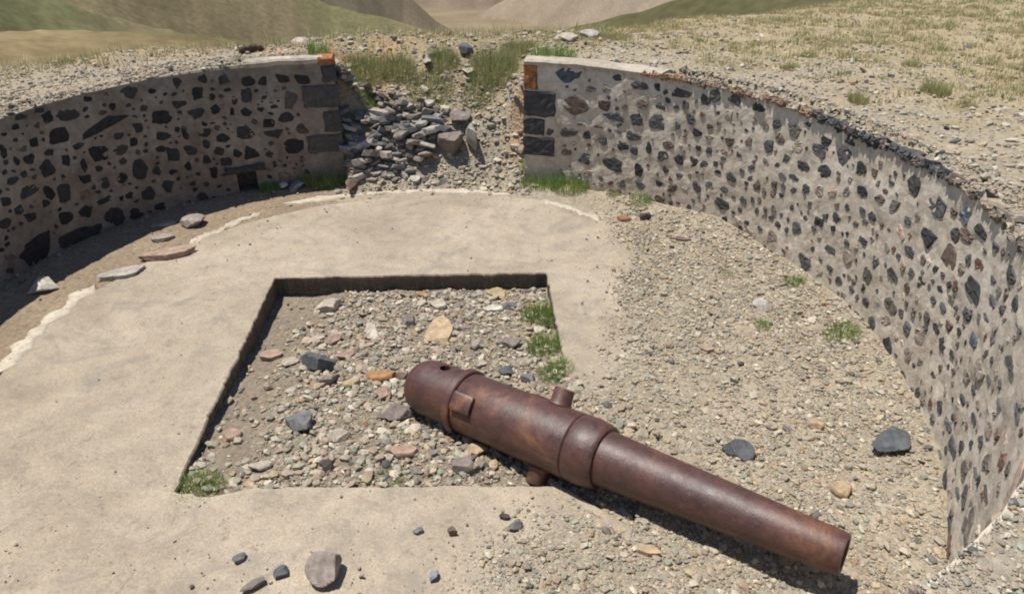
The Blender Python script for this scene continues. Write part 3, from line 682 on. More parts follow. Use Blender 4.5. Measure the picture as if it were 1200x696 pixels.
def plaster_cap(wall, root, inv, s0, s1, seed, mat, lip=0.01, wd=1.0):
    N = 120; q = np.linspace(s0, s1, N); zt = wall.top(q)
    rows = []
    for o, dz in ((lip, -0.05), (lip + 0.012, 0.0), (-0.02, 0.022), (-0.14, 0.034), (-0.27, 0.036), (-0.36, 0.01), (-0.40, -0.05)):
        e = 0.02 * fbm(q * 7, q * 0 + o * 20, 3, 3)
        rows.append(wall.at(q, zt + dz + 0.02 * fbm(q * 6, q * 0 + o * 11, 4, 3), (o if o > 0 else o * wd) + e))
    m = len(rows); idx = np.arange(m * N).reshape(m, N)
    Fq = [tuple(f) for f in np.stack([idx[:-1, :-1], idx[:-1, 1:], idx[1:, 1:], idx[1:, :-1]], -1).reshape(-1, 4)] + [tuple(idx[:, 0]), tuple(idx[::-1, -1])]
    o = mesh_np('plaster_cap', np.concatenate(rows), Fq, mat, parent=root); o.matrix_parent_inverse = inv; fix_normals(o)
plaster_cap(WRt, root, inv, -0.01, cs[2], 5, M['cap'], 0.01, 0.7)
# left wall with its drain
h0 = WLt.px(280, 215); h1 = WLt.px(303, 215); hz = WLt.px(292, 200)
hole = (min(h0[0], h1[0]), max(h0[0], h1[0]), 0.0, hz[1])
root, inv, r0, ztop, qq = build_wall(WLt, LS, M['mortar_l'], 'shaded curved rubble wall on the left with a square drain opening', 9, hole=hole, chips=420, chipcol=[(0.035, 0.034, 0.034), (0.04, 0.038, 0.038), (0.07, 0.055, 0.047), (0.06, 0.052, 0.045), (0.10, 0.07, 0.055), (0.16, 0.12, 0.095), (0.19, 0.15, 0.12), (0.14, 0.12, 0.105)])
for (x0, y0, y1, mat, c) in [(372, 66, 76, M['lichen'], DK), (377, 78, 97, M['wallstone'], (0.07, 0.065, 0.06)), (355, 101, 127, M['wallstone'], (0.085, 0.08, 0.072)), (380, 131, 155, M['wallstone'], (0.075, 0.07, 0.065)), (361, 160, 180, M['wallstone'], (0.085, 0.08, 0.072))]:
    s1, za, zb = quoin_px(WLt, x0, 392, y0, y1)
    o = wall_block(WLt, 'quoin', -0.015, s1, zb, min(za, ZT + 0.02), 0.02, 0.4, mat, c, root, r0); o.matrix_parent_inverse = inv; fix_normals(o)
o = wall_block(WLt, 'lintel', hole[0] - 0.12, hole[1] + 0.14, hole[3] - 0.005, hole[3] + 0.075, 0.03, 0.3, M['wallstone'], DK, root, r0); o.matrix_parent_inverse = inv; fix_normals(o)
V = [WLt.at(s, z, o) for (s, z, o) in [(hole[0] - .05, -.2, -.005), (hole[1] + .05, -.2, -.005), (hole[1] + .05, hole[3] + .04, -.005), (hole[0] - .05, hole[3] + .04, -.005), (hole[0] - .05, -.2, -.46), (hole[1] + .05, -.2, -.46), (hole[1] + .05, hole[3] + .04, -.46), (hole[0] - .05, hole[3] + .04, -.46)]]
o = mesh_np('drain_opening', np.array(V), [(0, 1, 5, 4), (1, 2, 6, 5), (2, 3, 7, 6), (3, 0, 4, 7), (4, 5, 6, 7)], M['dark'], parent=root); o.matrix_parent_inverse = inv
plaster_cap(WLt, root, inv, 0.12, 1.0, 9, M['cap'], 0.0, 0.45)
# ------------------------------------------------------------------ ROCKS
def sphere_pts(lv):
    import bmesh
    bm = bmesh.new(); bmesh.ops.create_icosphere(bm, subdivisions=lv, radius=1.0)
    v = np.array([x.co[:] for x in bm.verts]); f = np.array([[w.index for w in q.verts] for q in bm.faces]); bm.free()
    return v, f
SPH3 = sphere_pts(4); SPH1 = sphere_pts(1)
def rock_shape(sx, sy, sz, r0, cuts=11, slab=False):
    v, f = SPH3; v = v.copy()
    n = r0.normal(0, 1, (cuts, 3)); n /= np.linalg.norm(n, axis=1)[:, None]; d = r0.uniform(0.42, 0.85, cuts)
    if slab:
        n[:, 2] *= 0.15; n /= np.linalg.norm(n, axis=1)[:, None]; d = r0.uniform(0.6, 0.9, cuts)
        n = np.concatenate([n, [[0.04, 0.02, 1], [0.03, -.04, -1]]]); d = np.concatenate([d, [0.5, 0.5]])
    k = np.ones(len(v))
    for nn, dd in zip(n, d):
        c = v @ nn; k = np.where(c > 1e-3, np.minimum(k, dd / np.maximum(c, 1e-3)), k)
    v = v * k[:, None]
    o1 = r0.uniform(0, 50); v *= (1 + 0.07 * fbm(v[:, 0] * 3 + v[:, 2] * 2 + o1, v[:, 1] * 3 - v[:, 2], int(r0.integers(99)), 3) + 0.07 * fbm(v[:, 0] * 9 + v[:, 2] * 5 + o1, v[:, 1] * 9 - v[:, 2] * 6, 7, 3))[:, None]
    ext = np.abs(v).max(axis=0); v = v / ext * np.array([sx, sy, sz])
    return v, f
PAL = {'dark': (0.105, 0.112, 0.117), 'grey': (0.17, 0.165, 0.165), 'pinkgrey': (0.30, 0.25, 0.22), 'orange': (0.36, 0.20, 0.095), 'yellow': (0.41, 0.32, 0.18), 'pink': (0.35, 0.245, 0.19), 'pale': (0.42, 0.36, 0.29), 'tan': (0.42, 0.31, 0.20), 'mauve': (0.21, 0.175, 0.155), 'brown': (0.16, 0.11, 0.085), 'white': (0.52, 0.48, 0.40), 'bluegrey': (0.24, 0.26, 0.28), 'darkbrown': (0.07, 0.055, 0.05), 'lightgrey': (0.36, 0.33, 0.29), 'red': (0.28, 0.14, 0.09)}
def add_rock(px, py, w, h, kind, label, seed, slab=False, cat='rock', group=None, lift=0.0, tall=None, rz=None):
    r0 = np.random.default_rng(seed)
    p = hit(px, py + h * 0.25); zc = project(p)[2]; m = zc / F
    sx = w * m / 2; el = math.asin(min(0.95, (H - p[2]) / np.linalg.norm([p[0], p[1], H - p[2]])))
    vis = h * m / 2                       # = sy*sin(el) + sz*cos(el) roughly
    if slab: sz = min(0.035, vis * 0.45); sy = max(0.03, (vis - sz * math.cos(el)) / math.sin(el))
    else:
        sz = (tall * vis) if tall else min(vis * 0.8, sx * 0.75); sy = max(sz * 0.6, math.sqrt(max(0, vis ** 2 - (sz * math.cos(el)) ** 2)) / math.sin(el))
    v, f = rock_shape(sx, sy, sz, r0, slab=slab)
    az = math.atan2(-p[0], p[1])
    c, s = math.cos(az), math.sin(az)
    v = np.stack([v[:, 0] * c - v[:, 1] * s, v[:, 0] * s + v[:, 1] * c, v[:, 2]], -1)
    zz = p[2] + sz * (0.80 if slab else 0.60) + lift
    if np.hypot(p[0] - FX, p[1] - FY) < FR - .05 and not in_poly(np.array([p[0]]), np.array([p[1]]), PIT)[0]: zz = max(zz, sz * 0.85 + lift + 0.004)
    col = np.array(PAL[kind]) * (1 + 0.25 * fbm(v[:, 0] * 12, v[:, 1] * 12 + v[:, 2] * 9, seed, 3)[:, None])
    o = mesh_np('stone_slab' if slab else 'rock', v, f, M['rock'], col=col, smooth=False)
    o.location = (p[0], p[1], zz); tag(o, label, cat, group)
    return o
RK = [
 (375,424,42,32,'dark',0,'dark blue-grey angular rock in the pit, left of the gun breech'),
 (384,444,30,20,'pinkgrey',0,'pinkish grey rock just below the dark blue-grey rock in the pit'),
 (448,439,38,18,'orange',0,'orange-brown oblong stone in the pit just left of the breech end'),
 (414,449,24,14,'yellow',0,'yellowish stone beside the orange oblong stone'),
 (350,494,36,28,'grey',0,'smooth dark grey rock in the lower left of the pit'),
 (272,509,26,20,'pink',1,'flat pink octagonal stone beside the left edge of the pit'),
 (305,544,28,16,'pale',0,'pale pink stone near the front left corner of the pit'),
 (515,381,36,40,'tan',1,'tan square slab lying above the gun breech in the pit'),
 (512,357,24,14,'pale',0,'pale stone touching the far end of the tan square slab'),
 (598,400,34,18,'mauve',0,'mauve-grey flattish rock right of the tan slab in the pit'),
 (577,361,26,12,'white',1,'white flat stone near the back right of the pit'),
 (583,343,26,14,'yellow',0,'yellowish rock close to the back edge of the pit'),
 (598,358,20,12,'grey',0,'dark grey stone right of the white flat stone'),
 (594,434,22,16,'dark',0,'dark greenish stone between the gun barrel and the pit grass'),
 (621,443,24,16,'grey',0,'grey stone half hidden behind the gun by the pit grass'),
 (387,358,34,18,'pale',0,'long pale stone near the back left of the pit'),
 (320,415,30,16,'pink',1,'flat pink stone by the left edge, left of a pale stone'),
 (342,423,24,12,'pale',0,'pale stone touching the left side of the dark blue-grey rock'),
 (465,481,42,26,'mauve',0,'brown-mauve rock just in front of the gun breech'),
 (397,510,32,18,'pale',0,'pale rounded stone in the middle front of the pit'),
 (475,526,34,20,'pink',1,'flat pink wedge-shaped stone near the front of the pit'),
 (382,545,18,16,'darkbrown',0,'small dark brown round stone near the front of the pit'),
 (437,385,16,22,'pale',0,'upright pale stone in the centre back of the pit'),
 (481,375,20,16,'mauve',0,'mauve stone left of the tan slab'),
 (370,396,22,12,'pale',0,'pale chip above the dark blue-grey rock, leftmost of two'),
 (392,397,22,14,'pink',0,'pink chip above the dark blue-grey rock, rightmost of two'),
 (406,416,26,12,'pink',0,'pink stone touching the right side of the dark blue-grey rock'),
 (545,543,32,22,'mauve',0,'grey-brown rock at the front edge of the pit near the gun'),
 (556,526,26,18,'tan',0,'tan stone in the shadowed side of the gun'),
 (452,460,20,16,'pink',0,'pink stone below the orange oblong stone'),
 (496,344,16,10,'orange',0,'small orange stone by the back edge of the pit'),
 (560,403,18,14,'pinkgrey',0,'pink-brown stone just above the gun collar'),
 (634,386,18,10,'white',0,'white stone in the grass at the right edge of the pit'),
 (470,440,14,12,'brown',0,'brown stone touching the breech end of the gun'),
 (200,301,66,15,'pink',1,'broad pink flat slab on the left edge of the concrete floor'),
 (143,320,56,17,'lightgrey',1,'grey flat slab left of the pink slab on the floor edge'),
 (189,278,30,11,'pinkgrey',1,'small pinkish slab between the floor edge and the left wall'),
 (190,262,32,9,'pinkgrey',1,'thin long slab lying close against the left wall'),
 (228,259,30,18,'pinkgrey',0,'chunky grey-pink rock at the foot of the left wall'),
 (50,335,32,22,'white',0,'whitish rock in the shadow edge of the left wall'),
 (348,217,20,13,'bluegrey',0,'blue-grey stone right of the wall drain'),
 (332,217,12,10,'white',0,'small whitish stone between the drain and the blue-grey stone'),
 (412,216,16,16,'brown',0,'dark upright triangular stone in front of the rubble heap'),
 (386,669,50,42,'pinkgrey',0,'pinkish grey angular rock on the concrete at the near edge'),
 (330,677,20,13,'dark',0,'small dark blue-grey stone left of the angular near rock'),
 (284,659,18,12,'grey',0,'small grey stone on the concrete left of the two near stones'),
 (300,691,34,12,'mauve',0,'greyish stone cut by the bottom edge of the picture'),
 (531,629,13,12,'brown',0,'small brown round stone on the concrete in front of the gun'),
 (592,611,14,8,'darkbrown',0,'small dark stone on the concrete below the near trunnion'),
 (603,622,20,12,'grey',0,'small grey flat stone below the gun on the concrete'),
 (508,681,14,12,'bluegrey',0,'small blue-grey stone on the concrete near the bottom edge'),
 (490,628,14,8,'grey',0,'small grey chip left of the brown round stone'),
 (863,525,40,26,'dark',0,'dark angular rock on the gravel above the gun barrel'),
 (1040,515,44,36,'dark',0,'dark grey boulder on the gravel at the foot of the right wall'),
 (827,408,20,13,'pink',1,'flat pink stone on the gravel in front of the right wall'),
 (893,357,24,15,'lightgrey',0,'light grey stone on the gravel near the right wall'),
 (760,643,30,16,'tan',1,'flat orange-tan stone on the gravel below the gun barrel'),
 (955,495,20,14,'tan',0,'tan stone on the gravel between the two dark rocks'),
 (985,572,26,20,'tan',0,'tan stone on the gravel beside the gun muzzle'),
 (731,257,18,9,'red',1,'reddish slab at the right end of the floor edge'),
 (797,280,26,7,'brown',1,'thin brown slab on the gravel at the foot of the right wall'),
 (757,253,16,12,'darkbrown',0,'dark brown stone against the foot of the right wall'),
 (530,168,36,40,'mauve',0,'large brown-grey block standing at the right end of the rubble heap'),
 (540,138,26,14,'mauve',0,'grey block on top of the large brown-grey block'),
 (553,160,14,34,'lightgrey',0,'pale leaning slab against the right side of the large brown-grey block'),
 (404,110,18,13,'pinkgrey',0,'pale pinkish rock at the top left of the rubble heap'),
 (545,56,18,13,'dark',0,'dark rock on the crest above the gap'),
 (501,70,10,12,'lightgrey',0,'pale upright stone in the crest grass left of the dark rock'),
 (550,82,18,9,'pale',0,'pale stone in the grass below the dark crest rock'),
 (352,49,22,11,'pale',0,'pale flattish rock on the crest behind the left wall'),
 (668,44,26,12,'pale',0,'pale rock on the crest behind the right wall end, leftmost of two'),
 (690,40,24,10,'lightgrey',0,'pale rock on the crest behind the right wall end, rightmost of two'),
]
for i, (x, y, w, h, k, sl, lab) in enumerate(RK):
    tall = {'large brown-grey block standing at the right end of the rubble heap': 1.0, 'pale leaning slab against the right side of the large brown-grey block': 0.9}.get(lab)
    lift = {'grey block on top of the large brown-grey block': 0.03}.get(lab, 0)
    add_rock(x, y, w, h, k, lab, 300 + i, bool(sl), 'stone slab' if sl else 'rock', lift=lift, tall=tall)
# rock at the lip of the near wall
# tumbled heap of flat stones in the gap
def heap():
    r0 = np.random.default_rng(77)
    rows = [(118, 400, 470, 5), (128, 400, 505, 8), (138, 400, 518, 9), (148, 402, 524, 10), (157, 404, 520, 11), (166, 404, 518, 11), (175, 404, 510, 11), (184, 404, 500, 10), (192, 404, 490, 9), (200, 402, 475, 7), (208, 420, 520, 6)]
    n = 0
    for ri, (y, xa, xb_, k) in enumerate(rows):
        k = int(k * 1.5)
        for j in range(k):
            x = xa + (xb_ - xa) * (j + r0.uniform(-0.1, 1.1)) / k; yy = y + r0.uniform(-6, 6)
            p = hit(x, yy)
            big = r0.random() < 0.25
            sx, sy, sz = (r0.uniform(0.11, 0.18), r0.uniform(0.07, 0.13), r0.uniform(0.025, 0.05)) if big else (r0.uniform(0.045, 0.115), r0.uniform(0.035, 0.09), r0.uniform(0.014, 0.04))
            v, f = rock_shape(sx, sy, sz, r0, cuts=10, slab=r0.random() < 0.8)
            tag_c = ['pinkgrey', 'lightgrey', 'mauve', 'pinkgrey', 'lightgrey', 'grey', 'grey', 'mauve'][int(r0.integers(8))]
            col = np.array(PAL[tag_c]) * np.array([1.12, 1.12, 1.1]) * (1 + 0.35 * fbm(v[:, 0] * 12, v[:, 1] * 12, n, 3)[:, None]) * r0.uniform(0.75, 1.1)
            o = mesh_np('rubble_stone', v, f, M['rock'], col=col)
            up = r0.uniform(0.0, 0.13) if ri < 9 else 0.0
            o.location = (p[0], p[1], p[2] + sz * 0.7 + up)
            o.rotation_euler = (r0.normal(-0.1, 0.24), r0.normal(0, 0.26), r0.uniform(-1.1, 1.1))
            tag(o, 'flat stone among the tumbled rubble heap by the left wall end', 'rubble stone', 'flat stones of the tumbled rubble heap')
            n += 1
heap()
# ------------------------------------------------------------------ GRAVEL (uncountable)
GP = np.array([(0.31, 0.275, 0.22), (0.34, 0.305, 0.245), (0.40, 0.36, 0.295), (0.29, 0.24, 0.195), (0.34, 0.265, 0.21), (0.38, 0.31, 0.21), (0.24, 0.22, 0.20), (0.15, 0.145, 0.14), (0.26, 0.27, 0.23), (0.47, 0.43, 0.36), (0.10, 0.098, 0.095), (0.31, 0.215, 0.14)])
GWt = np.array([6, 6, 5, 2.4, 2.0, 2.2, 2.2, 0.8, 2.0, 2.2, 0.35, 0.6]); GWt = GWt / GWt.sum()
def pebbles(name, label, x, y, z, size, r0, wt=GWt, flat=0.55, sink=0.25):
    n = len(x); v0, f0 = SPH1; k = len(v0)
    j = r0.uniform(0.62, 1.12, (n, k, 1)); V = v0[None] * j
    V = V * (size[:, None, None] * np.stack([r0.uniform(0.7, 1.35, n), r0.uniform(0.6, 1.1, n), r0.uniform(0.35, 0.85, n) * flat / 0.55], -1)[:, None, :])
    a = r0.uniform(0, 6.28, n); c, s = np.cos(a)[:, None], np.sin(a)[:, None]
    b = r0.normal(0, 0.25, n)[:, None]
    X = V[..., 0] * c - V[..., 1] * s; Y = V[..., 0] * s + V[..., 1] * c; Z = V[..., 2] + V[..., 0] * b
    hz = np.abs(Z).max(axis=1)
    V = np.stack([X + x[:, None], Y + y[:, None], Z + (z + hz * (1 - 2 * sink))[:, None]], -1).reshape(-1, 3)
    Fc = (f0[None] + (np.arange(n) * k)[:, None, None]).reshape(-1, 3)
    col = GP[r0.choice(len(GP), n, p=wt)] * r0.uniform(0.8, 1.15, (n, 1)) * np.array([1.07, 1.04, 0.98])
    o = mesh_np(name, V, Fc, M['pebble'], col=np.repeat(col, k, axis=0))
    tag(o, label, 'gravel', kind='stuff'); return o
def in_view(x, y, z, m=60):
    zz = z - H; zc = y * CP - zz * SP; yc = -(y * SP + zz * CP)
    u = 600 + F * x / np.maximum(zc, .1); v = 348 + F * yc / np.maximum(zc, .1)
    return (zc > 0.3) & (u > -m - 120) & (u < 1260 + m + 60) & (v > -m) & (v < 696 + m)
def powersize(r0, n, a, b, e=2.6):
    u = r0.random(n); return (a ** (1 - e) + u * (b ** (1 - e) - a ** (1 - e))) ** (1 / (1 - e))
r0 = np.random.default_rng(21)
def cand(n, x0, x1, y0, y1):
    x = r0.uniform(x0, x1, n); y = r0.uniform(y0, y1, n); return x, y
# right side of the emplacement floor
x, y = cand(190000, -1.2, 3.4, 2.0, 9.2); a, r = polar(x, y); z = g(x, y)
d = x - xb(y); pd = in_poly(x, y, PIT)
den = sst(-0.25, 0.35, d + 0.9 * fbm(x * 1.6, y * 1.6, 71) + 0.3 * fbm(x * 6, y * 6, 72)) * (0.6 + 0.4 * sst(-0.25, 0.15, fbm(x * 1.1, y * 1.1, 73)))
sel = (r < WR(a) - 0.02) & (r0.random(len(x)) < den) & ~(pd & (x < PIT[1][0])) & in_view(x, y, z) & (a < A_R0 + 2)
x, y, z = x[sel], y[sel], z[sel]
zz = np.where((np.hypot(x - FX, y - FY) < FR) & ~in_poly(x, y, PIT), np.maximum(z, 0.0), z)
pebbles('gravel', 'fine pale gravel covering the floor in front of the right wall', x, y, zz, powersize(r0, len(x), 0.0048, 0.040, 3.1), r0)
# pit
x, y = cand(26000, PIT[8][0] - .1, 1.0, 2.9, 6.7); z = g(x, y)
pz = in_poly(x, y, PIT) & (poly_dist(x, y, PIT) > 0.02)
den = sst(-0.1, 0.7, x - PIT[8][0] - 0.15 + 0.6 * fbm(x * 2, y * 2, 75)) * 0.68 + 0.08
sel = pz & (r0.random(len(x)) < den); x, y, z = x[sel], y[sel], z[sel]
wp = GWt * np.array([1, 1, 1, 1.6, 2.2, 1, 1, 1, 1, 1.2, 1, 1.2]); wp /= wp.sum()
pebbles('gravel', 'broken stones and pebbles filling the sunken square pit', x, y, z, powersize(r0, len(x), 0.008, 0.052, 2.3), r0, wp)
x, y = cand(9000, PIT[8][0] - .1, 0.4, 2.9, 6.8); z = g(x, y); pdn = poly_dist(x, y, PIT[[0, 1, 2, 6, 7, 8]])
sel = in_poly(x, y, PIT) & (pdn > 0.015) & (r0.random(len(x)) < 0.9 * sst(0.16, 0.03, pdn) * sst(-0.15, 0.2, fbm(x * 3, y * 3, 77)) * (x < PIT[1][0] + .15)); x, y, z = x[sel], y[sel], z[sel]
pebbles('gravel', 'crumbled concrete bits along the foot of the pit edge', x, y, z, powersize(r0, len(x), 0.008, 0.055, 2.0), r0, np.array([3, 3, 4, 1, 1, 1, 2, 1, 1, 2, 1, 0]) / 20)
# left strip along the wall and loose grit on the concrete
x, y = cand(9000, -5.6, 0.3, 3.4, 9.3); a, r = polar(x, y); z = g(x, y); rf = np.hypot(x - FX, y - FY)
den = np.where(rf > FR, 0.12 + 0.6 * sst(0.35, 0.0, WR(a) - r), 0.0) * (0.4 + 0.6 * sst(150, 115, a))
sel = (r < WR(a) - 0.01) & (r0.random(len(x)) < den) & (a > 70); x, y, z = x[sel], y[sel], z[sel]
pebbles('gravel', 'loose stones along the foot of the left wall', x, y, z, powersize(r0, len(x), 0.008, 0.05, 2.5), r0)
x, y = cand(3800, -3.6, 1.3, 2.4, 8.9); rf = np.hypot(x - FX, y - FY)
den = 0.05 + 0.9 * sst(3.6, 2.6, y) * sst(-3.2, -0.2, x) + 0.3 * sst(0.6, 0.0, FR - rf) + 0.9 * sst(-1.0, 0.0, x - xb(y)) ** 2 * 0.5
sel = (rf < FR - 0.05) & ~in_poly(x, y, PIT) & (poly_dist(x, y, PIT) > 0.04) & (r0.random(len(x)) < den); x, y = x[sel], y[sel]
pebbles('gravel', 'scattered dark grit lying on the bare concrete', x, y, x * 0 + 0.003, powersize(r0, len(x), 0.005, 0.020, 2.8), r0, np.array([2, 2, 2, 1, 1, 1, 3, 2, 1, 1, 1, 1]) / 18, sink=0.15)
# slope in the gap
x, y = cand(16000, -3.2, 1.0, 8.3, 12.2); a, r = polar(x, y); z = g(x, y)
sel = (a > A_R0 - 3) & (a < A_L0 + 3) & (r > 3.56) & (r0.random(len(x)) < 0.9 - 0.65 * sst(4.7, 5.3, r)) & ((r < WR(a)) | ((a > A_R0 + .5) & (a < A_L0 - .5)) | (r > WR(a) + .6)); x, y, z = x[sel], y[sel], z[sel]
pebbles('gravel', 'pale stone chips on the slope in the wall gap', x, y, z, powersize(r0, len(x), 0.011, 0.075, 2.7), r0)
# bank behind the left wall and top of the wall
x, y = cand(26000, -9.5, -1.5, 4.2, 12.0); a, r = polar(x, y); z = g(x, y); cr = np.interp(x, _crx, _cry)
zw = np.where(r < WR(a) + 0.55, np.maximum(z, ZT + 0.0), z)
sel = (a > A_L0 + 1) & (r > WR(a) + 0.07) & (y < cr + 0.6) & in_view(x, y, z) & ((r > WR(a) + .4) | (a > 128)); x, y, z = x[sel], y[sel], zw[sel]
pebbles('gravel', 'stony gravel on the bank behind the left wall', x, y, z, powersize(r0, len(x), 0.008, 0.042, 2.8), r0)
# bank and field behind the right wall
x, y = cand(150000, -0.2, 14, 0.6, 19.0); a, r = polar(x, y); z = g(x, y); cr = np.interp(x, _crx, _cry)
den = (0.9 - 0.75 * sst(1.0, 4.0, (r - WR(a)) + 2.6 * fbm(x * .8, y * .8, 51))) * sst(-0.5, -0.2, fbm(x * 2, y * 2, 81)) + 0.04
den = np.maximum(den, sst(1.2, 0.5, r - WR(a)))
den = np.maximum(den, 0.9 * (y < 4) * (x < 4.5))
sel = (a < A_R0 + 1) & (r > WR(a) + 0.14) & (y < cr + 0.5) & in_view(x, y, z) & (r0.random(len(x)) < den * 0.5); x, y, z, a, r = x[sel], y[sel], z[sel], a[sel], r[sel]
z = np.where((r < WR(a) + 0.52) & (a > A_R1), np.maximum(z, ZT - 0.05), z)
kw = GWt
pebbles('gravel', 'stony gravel on the bank behind the right wall', x, y, z, powersize(r0, len(x), 0.008, 0.05, 2.8) * np.clip(0.25 + 0.12 * np.hypot(x, y), 0.5, 1), r0)
# small stones lying on the wall tops
def wall_top_stones(wall, s0, n, label):
    q = np.where(r0.random(n) < 0.5, r0.uniform(s0, wall.L, n), wall.L - 3.2 * r0.random(n)) if wall is WRt else r0.uniform(s0, wall.L, n); o = -r0.uniform(0.0, 0.34, n); p = wall.at(q, wall.top(q), o)
    z = 0.007 + np.maximum(p[:, 2] + np.interp(-o, [0, .13, .2, .3], [0, .0, -.03, -.08]), g(p[:, 0], p[:, 1]))
    pebbles('gravel', label, p[:, 0], p[:, 1], z, powersize(r0, n, 0.006, 0.042, 2.6) * np.clip(0.25 + 0.12 * np.hypot(p[:, 0], p[:, 1]), 0.5, 1), r0)
wall_top_stones(WRt, 1.8, 12000, 'small stones lying along the top of the right wall')
ar, rr_ = r0.uniform(-75, -12, 16000), r0.uniform(0.02, 1.6, 16000)
x = CX + np.cos(np.radians(ar)) * (WR(ar) + rr_); y = CY + np.sin(np.radians(ar)) * (WR(ar) + rr_); z = g(x, y)
sel = (y > 1.0) & in_view(x, y, z) & (rr_ > 0.1); z = np.where((rr_ < 0.3) & (ar > A_R1), np.maximum(z, ZT - 0.04), z)
pebbles('gravel', 'fine gravel on the near bank at the right corner', x[sel], y[sel], z[sel], powersize(r0, int(sel.sum()), 0.004, 0.028, 2.6), r0)
wall_top_stones(WLt, 0.9, 2600, 'small stones lying along the top of the left wall')
# ------------------------------------------------------------------ GRASS
def blades(cx, cy, cz, n, hgt, spread, r0, cols, lean=0.45, wid=0.004, aspect=1.0):
    """n curved blades about (cx,cy,cz) -> verts, faces, colours"""
    t = r0.uniform(0, 6.28, n); rr = np.sqrt(r0.random(n)) * spread
    bx = cx + np.cos(t) * rr * aspect; by = cy + np.sin(t) * rr
    bz = g(bx, by) - 0.01
    h = hgt * r0.uniform(0.45, 1.1, n) * (1 - 0.45 * rr / spread)
    la = t + r0.normal(0, 0.9, n); le = r0.uniform(0.1, 1.0, n) * lean
    wa = r0.uniform(0, 6.28, n); wx, wy = np.cos(wa) * wid, np.sin(wa) * wid
    V = np.zeros((n, 5, 3))
    for k, (f, ww) in enumerate(((0, 1), (0.5, 0.8), (1, 0))):
        x = bx + np.cos(la) * le * h * f * f; y = by + np.sin(la) * le * h * f * f; z = bz + h * f * (1 - 0.25 * le * f)
        if ww > 0:
            V[:, 2 * k] = np.stack([x - wx * ww, y - wy * ww, z], -1); V[:, 2 * k + 1] = np.stack([x + wx * ww, y + wy * ww, z], -1)
        else: V[:, 4] = np.stack([x, y, z], -1)
    b = (np.arange(n) * 5)[:, None]
    F3 = np.concatenate([b + np.array([[0, 1, 3]]), b + np.array([[0, 3, 2]]), b + np.array([[2, 3, 4]])])
    c = np.array(cols)[r0.integers(len(cols), size=n)] * r0.uniform(0.75, 1.25, (n, 1))
    return V.reshape(-1, 3), F3, np.repeat(c, 5, axis=0)
GREEN = [(0.21, 0.34, 0.06), (0.26, 0.38, 0.09), (0.17, 0.29, 0.05), (0.33, 0.38, 0.14)]
OLIVE = [(0.30, 0.33, 0.13), (0.37, 0.36, 0.17), (0.25, 0.29, 0.11), (0.46, 0.40, 0.22)]
STRAW = [(0.60, 0.50, 0.28), (0.54, 0.45, 0.24), (0.47, 0.42, 0.22), (0.42, 0.40, 0.19), (0.66, 0.57, 0.36)]
DRYOL = OLIVE[:3] + STRAW[:4]
def tuft(px, py, w, h, cols, label, seed, dens=1.0, group=None, lean=0.5):
    r0 = np.random.default_rng(seed)
    p = hit(px, py + h * 0.3); m = project(p)[2] / F
    sp = max(0.03, w * m / 2) * (1.2 if cols is GREEN else 0.8); hg = max(0.045, h * m * (0.95 if cols is GREEN else 0.75))
    n = int(np.clip(2600 * sp * dens * (1 + 1.2 * sp), 90, 1900))
    V, F3, c = blades(p[0], p[1], p[2], n, hg, sp, r0, cols, lean=lean, wid=max(0.0022, m * 0.24))
    o = mesh_np('grass_tuft', V, F3, M['grass'], col=c, loc=p); tag(o, label, 'grass tuft', group); return o
